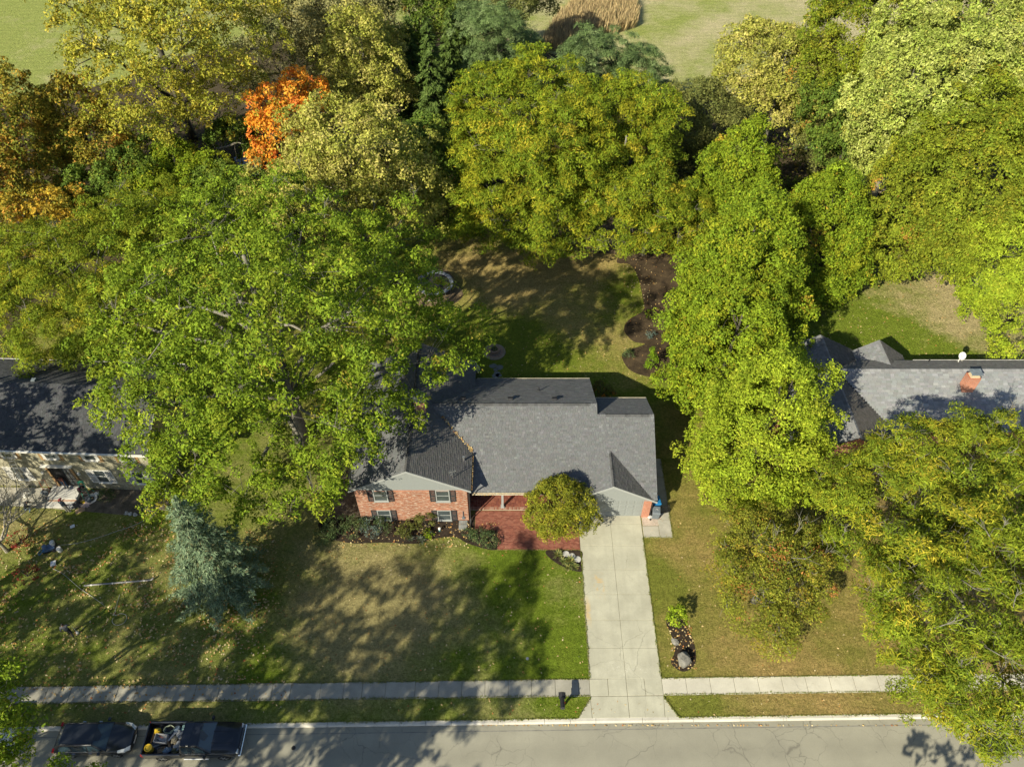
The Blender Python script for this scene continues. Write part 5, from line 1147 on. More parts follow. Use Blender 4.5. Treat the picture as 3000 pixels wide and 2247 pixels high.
species('shrub', .12, .07, .24, 7.0, 420, .35, [((.085,.13,.03),5),((.062,.10,.025),4),((.12,.15,.04),2)], rnd=.6, rag=.1)
def crown_points(lobes, sp, R, dens=1.0):
    C, N = [], []
    for i, (c, rx, ry, rz) in enumerate(lobes):
        area = 4*math.pi*((rx*ry+rx*rz+ry*rz)/3); n = max(4, int(area*sp['den']*dens)); d = nrmz(R.normal(size=(n,3)))
        d = d[(d[:,2] > -.3) | (R.random(n) < .25)]; n = len(d)
        ph = R.uniform(0, 6.28, (4,)); k = R.normal(size=(4,3))*2.6
        bmp = sum(np.sin(d @ k[j] + ph[j]) for j in range(4)) * .06
        f = (1 - sp['depth']*R.random(n)**2.2) * (1 + bmp + R.normal(size=n)*sp['rag']*.6)
        p = np.array(c) + d*np.array([rx,ry,rz])*f[:,None]
        keep = np.ones(n, bool)
        for j, (c2, a, b, e) in enumerate(lobes):
            if j != i: keep &= (np.linalg.norm((p - np.array(c2))/np.array([a,b,e]), axis=1) > .72) | (R.random(n) < .10)
        C.append(p[keep]); N.append(nrmz(d[keep]/np.array([rx,ry,rz])))
    return np.concatenate(C), np.concatenate(N)
def make_crown(parent, lobes, spn, seed, dens=1.0, name='crown', lscale=1.0, off=None, minz=.25):
    """boughs on the lobes' skin; each bough a small ragged dome of leaves"""
    sp = SP[spn]; R = np.random.default_rng(seed); C, N = crown_points(lobes, sp, R, dens); m = len(C)
    rb = sp['br']*R.uniform(.55, 1.35, m); cnt = np.maximum(6, (sp['lk']*rb**2/lscale**2).astype(int)); idx = np.repeat(np.arange(m), cnt); n = len(idx)
    ax = nrmz(N*sp['out'] + np.array([0,0,sp['up']]) + R.normal(size=(m,3))*.18)[idx]
    d = nrmz(R.normal(size=(n,3))); dt = np.sum(d*ax, axis=1); flip = (dt < -.05) & (R.random(n) < .88); d[flip] -= 2*dt[flip][:,None]*ax[flip]
    dt = np.sum(d*ax, axis=1)[:,None]; loc = d - ax*dt*(1-sp['flat'])
    K = R.normal(size=(3,m,3))*3.0; wob = 1 + .17*sum(np.sin(np.sum(K[j][idx]*d, axis=1) + j*2.1) for j in range(3))
    rr = (1 - .5*R.random(n)**1.8)*wob
    pos = C[idx] + loc*(rb[idx]*rr)[:,None]
    ok = pos[:,2] > minz; pos, idx, d = pos[ok], idx[ok], d[ok]; n = len(pos)
    nr = nrmz(d*.75 + np.array([0,0,.35]) + R.normal(size=(n,3))*sp['rnd'])
    q = leaf_quads(pos, nr, sp['L']*lscale, sp['W']*lscale, R, sp['droop'], tri=True)
    clump = pick(sp['pal'], m, R)[idx]; solo = pick(sp['pal'], n, R); mixk = (R.random(n) < .4)[:,None]
    cols = np.where(mixk, solo, clump) * R.uniform(.62, 1.38, (n,1)) * R.uniform(.92, 1.28, m)[idx][:,None]
    return quad_mesh(name, q, cols, globals()[sp['mat']], parent, wloc(parent) if off is None else off), C
def make_branches(parent, base, top, C, r0, seed, mat, nmain=9, nsub=40, trunk_frac=.8, spread=.35, bare=0):
    R = random.Random(seed); base, top = Vector(base), Vector(top); H = (top-base).length
    tr = MB(); path = []; ns = 8
    for k in range(ns+1):
        f = k/ns; p = base.lerp(top, f*trunk_frac); w = .02*H*math.sin(f*3+seed)*f; path.append(p + Vector((w*math.sin(seed*1.3), w*math.cos(seed*1.3), 0)))
    rads = [r0*(1.35 if k == 0 else 1-.78*k/ns) for k in range(ns+1)]; tr.tube(path, rads, 9); tr.build('trunk', mat, parent, smooth=True)
    br = MB(); pts = []; P = [Vector(c) for c in C[np.random.default_rng(seed).choice(len(C), min(len(C), 260), replace=False)]]; R.shuffle(P); mains = []
    for c in P:
        if len(mains) >= nmain: break
        if all((c-m_).length > H*.22 for m_ in mains): mains.append(c)
    for c in mains:
        f = R.uniform(spread, .95); k = f*ns; i = min(int(k), ns-1); s = path[i].lerp(path[i+1], k-i)
        if s.z > c.z - .3: s = path[max(1,int(ns*.3))]
        e = s.lerp(c, .92); mid = s.lerp(e, .5) + Vector((R.uniform(-1,1)*.05*H, R.uniform(-1,1)*.05*H, .05*H)); r = rads[i]*.55; pp = []
        for q in range(7):
            t = q/6; pp.append(s*(1-t)**2 + mid*2*t*(1-t) + e*t*t + Vector((R.uniform(-1,1),R.uniform(-1,1),R.uniform(-1,1)))*.012*H*(0 < q < 6))
        br.tube(pp, [r*(1-.85*q/6)+.012 for q in range(7)], 6); pts += [(p, r*(1-.8*q/6)) for q, p in enumerate(pp) if q > 1]
    for c in P[:nsub]:
        if not pts: break
        p, r = min(pts, key=lambda a: (a[0]-c).length + max(0, a[0].z - c.z)*1.5)
        if (p-c).length > H*.5: continue
        mid = p.lerp(c, .5) + Vector((R.uniform(-1,1),R.uniform(-1,1),R.uniform(0,1)))*.08*(p-c).length
        rr = min(r*.55, .07); br.tube([p, mid, c], [rr, rr*.6, .010], 4); 
        for _ in range(2):
            a = p.lerp(c, R.uniform(.45,.9)); br.tube([a, a + Vector((R.uniform(-1,1),R.uniform(-1,1),R.uniform(-.3,.9)))*.9], [.018,.006], 3)
    for c in P[:bare]:
        o_ = Vector((R.uniform(-1,1),R.uniform(-1,1),R.uniform(.3,1.0))).normalized(); c = c + Vector((0,0,.15)); L = R.uniform(.7,1.7); br.tube([c - o_*.5, c + o_*L*.5], [.035,.022], 4)
        for _ in range(5): e_ = (o_ + Vector((R.uniform(-1,1),R.uniform(-1,1),R.uniform(-.4,.8)))*.8).normalized(); s_ = c + o_*L*R.uniform(.1,.5); br.tube([s_, s_+e_*L*.35, s_+(e_+Vector((R.uniform(-.5,.5),R.uniform(-.5,.5),0)))*L*.6], [.02,.014,.006], 3)
    br.build('branches', mat, parent, smooth=True)
def tree(name, label, spn, lobes, seed, dens=1.0, cat='tree', group=None, r0=None, nmain=9, nsub=40, lscale=1.0, base=None, world=False, bark=None, spread=.35, bare=0):
    """lobes: (vx,vy,z,r[,rz]) in photo survey coordinates, or (x,y,z,r[,rz]) on site when world"""
    Lb = []
    for l in lobes:
        c = Vector(l[:3]) if world else V(l[0], l[1], l[2]); r = l[3]; rz = l[4] if len(l) > 4 else r*.85; Lb.append((tuple(c), r, r, rz))
    w = sum(l[1]**2 for l in Lb)
    if base is None: base = (sum(l[0][0]*l[1]**2 for l in Lb)/w, sum(l[0][1]*l[1]**2 for l in Lb)/w)
    topz = max(l[0][2]+l[3] for l in Lb); t = thing(name, label, cat, (base[0],base[1],0), 0, group)
    _, C = make_crown(t, Lb, spn, seed, dens, lscale=lscale)
    make_branches(t, (base[0],base[1],-.1), (base[0],base[1],topz), C, r0 or .018*topz+.06, seed, bark or globals()[SP[spn]['bark']], nmain, nsub, spread=spread, bare=bare)
    return t
def conifer(name, label, base, H, Rr, seed, pal, group=None, levels=26, per=11, droop=.25, dens=1.0, L=.34, Wd=.15, gap=.9, open_=0.0):
    R = np.random.default_rng(seed); t = thing(name, label, 'tree', (base[0],base[1],0), 0, group); PQ, NQ, AQ, CI = [], [], [], []; br = MB(); nb = 0
    for k in range(levels):
        f = k/levels; z = gap + (H-gap)*f**.92; rl = Rr*(1-f)**.85 + .12; n = max(5, int(per*(1-f*.5)))
        for q in range(n):
            a = 6.2832*(q+R.random())/n; ln = rl*R.uniform(.72,1.12)
            if R.random() < open_: ln *= .55
            d = np.array([math.cos(a), math.sin(a), 0]); s = np.array([base[0],base[1],z+R.uniform(-.2,.2)])
            curve = lambda u: s + d*ln*u + np.array([0,0,-droop*ln*u*u + .10*ln*u])
            if nb < 160 and q % 2 == 0: br.tube([Vector(curve(u)) for u in (0,.4,.8)], [.035*(1-f)+.012,.02,.008], 4); nb += 1
            m = max(4, int(ln*15*dens)); us = R.uniform(.12,1.0,m)**.7
            side = np.array([-d[1],d[0],0])
            for u in us:
                wdt = .32*(1-u*.75)*min(ln,1.8) + .05; off = R.uniform(-1,1); p = curve(u) + side*off*wdt + np.array([0,0,R.normal()*.05])
                PQ.append(p); AQ.append(d*.9 + side*off*.9 + np.array([0,0,-.15])); NQ.append(np.array([0,0,1.0]) + d*.35 + R.normal(size=3)*.45); CI.append(nb)
    pos = np.array(PQ); q = []
    for _ in range(4):
        q.append(leaf_quads(pos + R.normal(size=pos.shape)*.07, nrmz(np.array(NQ)+R.normal(size=pos.shape)*.3), L, Wd, R, .1, np.array(AQ), tri=True))
    q = np.concatenate(q); n = len(q); cols = pick(pal, n, R)*R.uniform(.75,1.25,(n,1))
    quad_mesh('crown', q, cols, M_needle, t, wloc(t)); br.build('branches', M_barkd, t)
    tr = MB(); tr.tube([(base[0],base[1],-.1),(base[0],base[1],H*.5),(base[0],base[1],H*.97)], [.02*H+.04,.012*H,.015], 9); tr.build('trunk', M_barkd, t, smooth=True); return t

# ---- the big oak over the two houses
OAK = [(545,500,15,5.2),(430,545,13,5.0),(690,560,15,5.4),(830,560,12,4.2),(330,640,12,4.6),(480,680,18,5.6),(650,690,19,5.8),(820,700,14,4.8),(935,735,10.5,3.2),(975,780,9.5,1.9),(262,730,10,2.8),
       (305,830,10,3.2),(225,885,8.5,1.5),(420,850,13,4.6),(530,830,14,3.6),(770,830,11,3.6),(860,880,9,2.0),(735,975,9,2.6),(760,930,9,2.2),(400,1000,8,2.7),(500,980,9,3.2),(600,1050,7,2.8),(355,1085,6,1.7),(450,1090,6,2.0),(690,1050,7,2.2),(305,965,8,1.6),(880,640,12,3.0)]
tree('oak_tree', 'huge spreading green oak rising between the stone house and the brick house', 'oak', OAK, 101, 1.22, r0=.6, nmain=34, nsub=260, base=(-17.2,39.0), spread=.22, bare=70)
# ---- left and back left
tree('locust_tree', 'feathery yellow-green honey locust behind the stone house roof', 'locust', [(170,600,9,5.6,4.2),(90,650,8,4.6,3.6),(250,540,9,4.6,3.6),(130,720,7,3.8,3.0),(230,690,8,4.4,3.4),(320,460,8,3.6,2.8),(60,560,8,3.6,2.8)], 102, 1.0, nsub=90, bare=25, base=tuple(V(259,765))[:2])
tree('cottonwood_tree', 'tall sparse yellow cottonwood with dark forked trunk before the field', 'cotton', [(190,50,19,3.6),(110,10,20,2.4),(290,40,20,4.4),(215,120,15,3.0),(330,200,13,4.2),(440,110,17,5.0),(500,60,18,5.0),(500,200,11,4.2),(290,260,10,3.6),(400,20,22,4.6),(440,240,9,3.2)], 103, 1.0, r0=.5, nmain=22, nsub=150, base=tuple(V(415,300))[:2], spread=.15, bare=40)
tree('maple_tree', 'dark orange-tinged maple cut by the left edge below the field', 'autumn', [(20,260,11,4.2,5.5),(60,330,8,4.0,4.5),(-20,380,8,4.5,5)], 104, base=tuple(V(60,470))[:2])
tree('maple_tree', 'rounded green and amber maple standing right of the dark orange maple', 'autumn', [(165,240,10,3.2,3.6),(150,300,8,3.2,3.4),(215,320,7,3.4,3.4)], 105)
tree('golden_maple', 'golden yellow maple at the left edge above the honey locust', 'gold', [(60,455,6,3.0),(120,470,6,2.8),(20,500,5,3.2),(150,440,5,2.2)], 106, .8, nsub=50)
tree('understorey_tree', 'mid green understorey tree below the amber maple', 'deep', [(270,380,6,3.4),(200,410,5,2.8),(330,340,6,3.0)], 107)
tree('understorey_tree', 'bright green bushy tree at the foot of the cottonwood', 'maple', [(380,370,5,3.2),(440,400,5,3.2),(330,420,5,2.8)], 108)
tree('understorey_tree', 'dark green bush tree left of the creek bend', 'deep', [(470,420,5,3.2),(540,440,5,3.0),(500,300,5,2.6)], 109)
tree('red_maple', 'blazing orange maple half hidden behind the pale green tree', 'orange', [(605,235,11,3.0),(650,200,12,2.6),(582,280,9,2.5),(570,330,6,1.8),(685,215,10,1.9)], 110, 1.1)
tree('linden_tree', 'pale yellow-green tree just behind the top of the big oak', 'yellowgreen', [(718,300,14,3.7),(765,330,14,4.8),(660,370,11,2.9),(840,350,12,4.2),(720,420,11,4.6),(850,430,9,3.8),(600,420,8,3.0),(920,440,7,2.6)], 111, 1.15, nmain=14, nsub=80)
tree('thicket_tree', 'grey olive half-bare tree at the top beside the cottonwood', 'grey', [(590,60,12,4.8),(650,110,10,4.2),(560,130,9,3.6),(640,10,14,5.0)], 112, 1.0, nmain=14, nsub=90)
tree('thicket_tree', 'grey green thin-leaved tree at the top centre left', 'grey', [(720,50,13,4.8),(780,20,14,5.0),(700,130,9,3.6),(560,200,7,3.0)], 113, 1.0, nmain=14, nsub=90)
tree('poplar_tree', 'upright yellow-green tree before the dark conifers', 'yellowgreen', [(770,90,14,2.8,3.6),(740,150,11,3.0,3.4),(810,160,11,3.0,3.6),(770,220,8,3.2,3.2),(850,200,8,2.4),(830,100,12,2.2,3.0)], 114, 1.3, nsub=60)
tree('dark_tree', 'dark brownish tree in shade at the top beside the white pine', 'deep', [(880,30,12,4.6),(940,10,13,4.6),(860,110,8,3.2)], 115, .9)
tree('dark_tree', 'dark olive tree at the top edge before the dry reeds', 'olive', [(1010,0,12,5.0),(1075,-5,12,4.0),(1130,-15,10,3.2),(1180,0,8,2.2),(960,60,9,3.4)], 116, .8)
tree('shade_tree', 'deep green tree in the dark gap between linden and honey locust', 'deep', [(930,330,7,3.4),(960,400,5,3.0),(900,300,7,2.6),(975,460,4,2.0)], 117)
SPR = [((.10,.155,.03),5),((.075,.12,.025),4),((.14,.195,.045),1.5)]
for i, (vx, vy, H, r) in enumerate(((945,350,17,3.4),(905,300,15,3.0),(985,300,16,3.2),(1000,255,17,3.4))):
    b = V(vx, vy); conifer('spruce_tree', ('dark drooping spruce nearest the gap beside the honey locust','slim dark spruce at the left of the spruce group','dark spruce right in the spruce group before the pine','tall dark spruce at the back of the spruce group')[i], b, H, r, 130+i, SPR, 'dark spruces behind the yard', 22, 9, .45, .8, .5, .2)
tree('white_pine', 'bluish white pine with tufted boughs left of the dry reed patch', 'pine', [(1055,75,14,3.0,2.2),(1105,100,12,2.8,2.0),(1060,135,10,3.2,2.0),(1135,140,9,2.2,1.7),(1085,50,16,2.0,1.7),(1000,150,8,2.8,2.0),(1125,170,7,2.6,1.7),(1145,95,10,1.6,1.4),(1030,40,14,2.4,1.8)], 118, 1.25, nsub=70)
tree('white_pine', 'dark green pine with spiky boughs right of the dry reed patch', 'pine', [(1270,105,13,2.6,2.0),(1325,115,12,2.9,2.0),(1375,155,10,2.9,1.7),(1290,165,9,3.0,1.8),(1415,190,7,2.0,1.4),(1240,130,11,1.8,1.5),(1385,125,11,1.8,1.4),(1425,155,9,1.3,1.0),(1350,195,6,2.6,1.5),(1255,85,13,1.4,1.4),(1430,210,6,1.0,.8)], 119, 1.25, nsub=70)
tree('locust_tree', 'broad golden-green honey locust crown in the middle behind the back lawn', 'locustfar', [(1090,230,14,4.6,3.4),(1170,210,14,4.6,3.4),(1060,310,12,4.2,3.2),(1150,320,13,4.8,3.6),(1230,300,13,4.2,3.2),(1080,400,9,4.0,3.2),(1180,420,9,4.2,3.4),(1070,480,6,3.4,2.8),(1150,500,5,3.2,2.4),(1250,390,9,3.4,3.0),(1225,500,5,2.6,2.0)], 120, 1.2, nsub=80, bare=30, base=tuple(V(1175,545))[:2])
tree('locust_tree', 'golden-green honey locust right of the broad one behind the back lawn', 'locustfar', [(1340,230,13,3.8,3.0),(1390,260,12,3.4,2.8),(1300,270,12,3.6,3.0),(1360,330,10,3.8,3.0),(1400,350,8,2.8,2.4)], 121, 1.2, nsub=60, base=tuple(V(1325,530))[:2])
tree('locust_tree', 'low thin honey locust with bare pale twigs above the mulch bed', 'locustfar', [(1330,440,8,3.6,2.8),(1400,430,8,3.4,2.6),(1455,440,7,3.2,2.4),(1340,500,5,3.2,2.2),(1440,490,5,3.2,2.2),(1480,500,4,2.2,1.8)], 122, 1.15, nsub=90, bare=40, base=tuple(V(1390,550))[:2])
tree('crabapple_tree', 'rounded dull olive tree beside the field between locust and maple', 'olive', [(1505,250,7,4.2,3.6),(1470,290,6,3.6,3.0),(1550,280,6,3.6,3.2),(1490,340,4,3.0,2.4)], 123, 1.1)
tree('yellow_maple', 'pale yellow round tree standing at the edge of the right field', 'yellowgreen', [(1640,130,11,4.4),(1710,140,11,4.4),(1620,180,9,3.6),(1690,200,8,4.2),(1750,170,9,3.6),(1740,240,5,3.0)], 124, 1.5)
conifer('blue_spruce', 'small silvery blue spruce tucked below the pale yellow tree', V(1735,320), 9, 2.6, 140, [((.27,.35,.28),5),((.21,.28,.22),4),((.34,.42,.35),2)], None, 18, 8, .1, .6, .4, .14, open_=.25)
tree('cedar_shrub', 'brown-green cedar beside the small blue spruce', 'olive', [(1790,290,5,2.6,3.2),(1770,330,4,2.2,2.4)], 125, .9)
tree('vine_maple', 'tall leafy green maple with bare gaps between yellow tree and pale silver maple', 'olivemaple', [(1830,70,16,4.4),(1900,40,17,5.0),(1790,140,13,3.6),(1850,150,13,3.8),(1960,20,17,4.8)], 126, .95, nsub=80)
tree('ivy_maple', 'deep green ivy-clad maple column below the tall leafy maple', 'deep', [(1800,230,10,3.0,3.4),(1860,270,8,3.2,3.2),(1810,310,7,2.6,3.0),(1850,350,5,2.8,2.8),(1830,390,3,2.2,2.2)], 127, 1.1)
tree('silver_maple', 'large pale sage silver maple in the upper right woods', 'silver', [(1960,150,17,4.6),(2010,110,18,4.6),(1930,220,14,4.0),(2000,210,15,4.8),(1890,290,10,3.2),(1960,300,10,4.2),(1900,340,7,2.8),(2060,150,16,4.2)], 128, 1.1)
tree('silver_maple', 'pale bright silver maple filling the upper right corner', 'silver', [(2110,60,18,5.2),(2180,110,17,5.0),(2090,130,16,4.6),(2170,200,14,4.6),(2210,40,18,5.0),(2210,260,11,4.0)], 129, 1.1)
tree('sugar_maple', 'broad olive-green sugar maple behind the ranch house lawn', 'olivemaple', [(2120,260,14,4.4),(2060,320,13,4.6),(2160,340,13,4.8),(2000,400,11,4.2),(2090,420,11,4.8),(1960,470,8,3.6),(2050,500,8,4.2),(2180,430,10,4.2),(1950,540,5,3.0),(2010,560,5,3.0)], 130, 1.1)
tree('ash_tree', 'light green tree at the right edge over the ranch house lawn', 'lime', [(2160,520,9,3.6),(2190,580,8,3.6),(2130,600,6,3.0),(2200,680,6,3.2),(2140,640,4.5,2.4),(2190,740,3.5,2.2)], 131, .9, base=tuple(V(2180,690))[:2])
# ---- the row of maples along the right boundary
def dome(x, y, r, H, z0=2.0, k=7, side=()):
    L = []
    for i in range(k):
        f = (i+.5)/k; z = z0 + (H-z0)*f; w = r*math.sin(math.pi*(.22+.78*f)**.85)**.8 if f > .3 else r*(.72+.28*f/.3)
        L.append((x, y, z - w*.25, max(.7, w*.92), max(.8, min(w*.75, (H-z0)/k*1.5))))
    return L + [tuple(q) for q in side]
tree('maple_tree', 'bright green maple at the back of the row beside the mulch bed', 'maple', dome(21.7,64.3,4.3,14.8), 132, 1.25, world=True)
tree('maple_tree', 'green maple at the back right of the row above the ranch house lawn', 'maple', dome(28.6,58.0,5.6,13.6), 232, 1.2, world=True)
tree('maple_tree', 'dense green maple second in the row along the right boundary', 'maple', dome(19.1,49.4,5.8,17.3), 133, 1.2, world=True)
tree('maple_tree', 'green maple third in the row beside the dark mulch bed', 'maple', dome(17.6,43.3,5.2,12.9) + [tuple(V(1455,700,6)) + (1.0,), tuple(V(1485,790,4.5)) + (1.5,), tuple(V(1505,835,4)) + (1.3,), tuple(V(1442,838,4)) + (.8,)], 134, 1.15, world=True)
tree('pear_tree', 'lime green tree with upright plumes between brick house and ranch house', 'lime', dome(18.0,34.6,5.2,14.6,2.2,8) + [tuple(V(1765,830,9)) + (1.3,1.7), tuple(V(1770,925,7)) + (1.4,1.8), tuple(V(1530,1000,5)) + (1.2,1.4), tuple(V(1705,800,10)) + (1.2,1.7)], 135, 1.1, world=True)
# ---- front right
tree('locust_tree', 'wide honey locust over the front of the ranch house', 'locust', [(1990,985,10,3.0,2.5),(2090,985,10,2.9,2.4),(1915,1030,8,2.3,2.0),(2180,990,9,3.0,2.4),(1835,1075,6.5,2.3,1.9),(1930,1080,8,3.6,2.8),(2050,1070,9,3.8,3.0),(2160,1080,9,3.6,2.8),(1800,1120,5,2.2,1.8),(1880,1160,6,2.8,2.2),(2000,1170,7,3.4,2.6)], 136, 1.15, nsub=110, bare=45, base=tuple(V(1960,1230))[:2])
tree('locust_tree', 'large honey locust overhanging the sidewalk and street at the right', 'locust', [(2120,1200,11,3.6,3.0),(2030,1260,10,3.4,2.8),(2180,1300,11,3.8,3.0),(2090,1350,11,3.6,2.8),(1990,1360,8,2.6,2.2),(2160,1440,10,3.6,2.8),(2070,1450,8,2.8,2.2),(2180,1530,9,3.0,2.4),(1960,1430,6,1.9,1.6),(2000,1500,5.5,1.7,1.4),(1920,1380,5.5,1.5,1.3),(1940,1280,8,2.2,1.8)], 137, 1.0, nsub=130, bare=50, base=(28.0,18.5))
tree('crabapple_tree', 'small russet-tinged crabapple with dense twigs on the right lawn', 'crab', [(1650,1170,5,2.4,2.0),(1600,1220,4.5,2.2,2.0),(1700,1230,5,2.4,2.2),(1630,1290,4,2.2,1.8),(1720,1290,4,2.0,1.8),(1680,1350,3,1.6,1.4),(1580,1150,4,1.6,1.4),(1740,1190,4.5,1.8,1.6)], 138, 1.15, nmain=14, nsub=130, bark=M_bark, bare=30)
tree('magnolia_tree', 'dense round broadleaf tree growing between the brick patio and garage', 'magnolia', [(1205,1080,3.6,1.5,1.5),(1175,1090,2.9,1.25,1.3),(1250,1085,2.9,1.2,1.2),(1195,1125,2.2,1.35,1.1),(1240,1125,2.1,1.2,1.0),(1215,1060,3.9,1.1,1.0),(1272,1122,1.9,.75,.8),(1160,1115,2.1,.85,.9)], 139, 1.0, nmain=8, nsub=30, r0=.12)
conifer('blue_spruce', 'tall blue spruce standing on the front lawn below the big oak', (-20.0,25.4), 11.8, 3.7, 141, [((.175,.245,.135),5),((.125,.19,.115),4),((.27,.34,.20),2.2),((.15,.13,.06),.8)], None, 30, 11, .22, 1.15, .22, .07, .6, open_=.3)
tree('corner_tree', 'leafy green tree in the lower left corner over the parked van', 'oak', [(-45,1570,11,2.2,2.0),(0,1500,9,.9,.9),(5,1620,9,1.2,1.0),(70,1675,7,.7,.5),(-60,1480,10,1.8,1.6),(130,1675,6,.6,.4),(200,1678,5,.5,.35)], 142, 1.6, lscale=.8, nsub=60, base=(-33.8,11.8))
# ---- trees on the far side of the street and west of the yard: only their shade reaches the picture
far = [(-20,-.5,5,9,23),(-29,.3,5,9,25),(-38,.8,5,8,25),(-47,1.5,5,9,23),(-43,14.0,4.6,8,19),(-42.5,28.5,5,9,19),(17.5,1.6,3.6,6,11.5),(25.5,1.4,4,6,12),(-24.6,-2.0,4.6,12,27),(-40.5,21,4.2,8,17)]
for i, (x, y, r, z0, z1) in enumerate(far):
    q_ = random.Random(900+i); lobes = []; z = z0
    while z < z1:
        f = math.sin(math.pi*min(.95, max(.18, (z-z0+1.5)/(z1-z0+2)))); a = q_.uniform(0,6.28)
        for k in range(3): lobes.append((x+math.cos(a+k*2.1)*r*.5*f, y+math.sin(a+k*2.1)*r*.45*f, z+q_.uniform(-.6,.6), r*.46*f+.5))
        z += 2.9
    tree('street_tree', ('tree across the street whose dappled shade ends on the front lawn','tree across the street shading the pickup truck','tree across the street shading the black car','tree across the street shading the walking person','tree beyond the left edge shading the leafy lawn','tree beyond the left edge shading the stone house front','tree across the street shading the lower right road','tree farther right across the street shading the road corner','tallest tree across the street whose shade reaches the brick wall','tree beyond the left edge between the leafy lawn and the stone house')[i], 'oak', lobes, 160+i, .78, group='trees outside the view whose shade is seen', nsub=20, world=True, lscale=1.9)

# ---- the bare small tree at the left edge
bt = thing('bare_tree', 'leafless small tree with pale twisting branches at the left edge', 'tree', (-37.0,28.6,0))
br = MB(); R = random.Random(12)
def grow(p, d, L, r, k):
    path = [p]; q = p
    for i in range(4):
        d = (d + Vector((R.uniform(-1,1),R.uniform(-1,1),R.uniform(-.5,.7)))*.28).normalized(); q = q + d*L/4; path.append(q)
    br.tube(path, [r*(1-.13*i) for i in range(5)], 6 if k < 2 else 4)
    if k < 5:
        for i in range(R.choice((3,3,4)) if k < 4 else 2):
            s = path[R.choice((2,3,4,4))]; e = (d + Vector((R.uniform(-1,1),R.uniform(-1,1),R.uniform(-.35,.6)))*.85).normalized(); grow(s, e, L*R.uniform(.62,.85), r*.58, k+1)
for a in (.2,1.3,2.4,3.6,4.7,5.6):
    grow(Vector((-37.0,28.6,1.2)), Vector((math.cos(a),math.sin(a),.75)).normalized(), 2.6, .10, 0)
br.build('branches', M_barkpale, bt)
tr = MB(); tr.tube([(-37.0,28.6,-.1),(-36.98,28.62,.7),(-37.0,28.6,1.35)], [.16,.12,.11], 9); tr.build('trunk', M_barkpale, bt)
SP['redbush'] = dict(SP['shrub'], L=.16, W=.10, den=3.0, lk=200, pal=[((.30,.04,.035),5),((.22,.07,.04),3),((.2,.18,.04),2)])
def shrub(label, x, y, r, rz, spn='shrub', seed=1, dens=1.0, group=None, cat='shrub', name='shrub', lobes=None, lscale=1.0):
    t = thing(name, label, cat, (x,y,0), 0, group)
    R_ = random.Random(seed); Lb = [((x,y,rz*.9),r,r,rz)] + [((x+R_.uniform(-.6,.6)*r,y+R_.uniform(-.6,.6)*r,rz*R_.uniform(.6,1.2)),r*.6,r*.6,rz*.55) for _ in range(3)]
    _, C = make_crown(t, lobes or Lb, spn, seed, dens, name='foliage', minz=.03, lscale=lscale)
    m = MB()
    for k in range(5): c = Vector(C[R_.randrange(len(C))]); m.tube([(x+R_.uniform(-.05,.05),y+R_.uniform(-.05,.05),0), c.lerp(Vector((x,y,c.z)), .4), c], [.03,.02,.006], 4)
    m.build('stems', M_barkd, t); return t
shrub('low red-leaved bush under the bare tree at the left edge', -36.2,29.3,.8,.45,'redbush',201)
shrub('thin reddish shrub lower at the left edge of the leafy lawn', -34.6,26.6,.8,.4,'redbush',202,.5)
shrub('round olive shrub in the neighbour bed before the stone house wall', -31.2,33.3,.55,.5,'shrub',203,1.0)
SP['limeshrub'] = dict(SP['shrub'], L=.15, W=.10, den=6.0, lk=300, pal=[((.25,.34,.02),5),((.19,.28,.018),4),((.31,.37,.03),2)])
SP['bluejuniper'] = dict(SP['shrub'], pal=[((.12,.17,.15),5),((.09,.13,.11),4)])
SP['rust'] = dict(SP['shrub'], L=.2, W=.07, den=3.5, pal=[((.15,.13,.04),5),((.11,.11,.03),4),((.5,.2,.03),.8)])
SP['ever'] = dict(SP['shrub'], L=.16, W=.06, den=6., pal=[((.13,.14,.035),5),((.10,.115,.028),4)])
shrub('bright lime shrub at the upper end of the narrow boulder bed', 11.25,23.25,.62,.75,'limeshrub',204,1.1)
shrub('rusty bronze shrub against the rear corner of the brick house', 7.5,43.0,1.1,1.2,'rust',205,.9)
# front bed row
for i, (x, y, r, z, sp_, lb_) in enumerate(((-12.9,30.6,.95,.5,'shrub','dark green shrub at the far left end of the front bed'),(-11.6,30.5,.9,.5,'shrub','dark spreading shrub by the brick wing left corner'),(-10.5,30.5,.75,.45,'bluejuniper','blue-grey juniper below the lower left window'),
        (-9.5,30.6,.7,.45,'shrub','leafy green shrub under the lower left window'),(-8.0,30.15,.5,.35,'ever','small olive evergreen mid front bed'),(-7.4,30.65,.4,.35,'ever','tiny bronze evergreen beside the brick wall'),(-6.35,30.75,.7,.65,'ever','feathery yew below the middle of the brick wall'),(-6.2,30.0,.32,.25,'limeshrub','small green clump in front of the yew'),
        (-2.35,29.75,.62,.4,'shrub','dark glossy shrub left in the bed beside the patio'),(-1.65,29.5,.62,.42,'shrub','dark glossy shrub right in the bed beside the patio'),(-3.3,29.9,.4,.3,'shrub','small dark groundcover near the downspout'),(-13.8,29.8,.8,.45,'shrub','low shrub on the lawn corner left of the front bed'))):
    shrub(lb_, x, y, r, z, sp_, 210+i, .9, 'shrubs in the front bed')
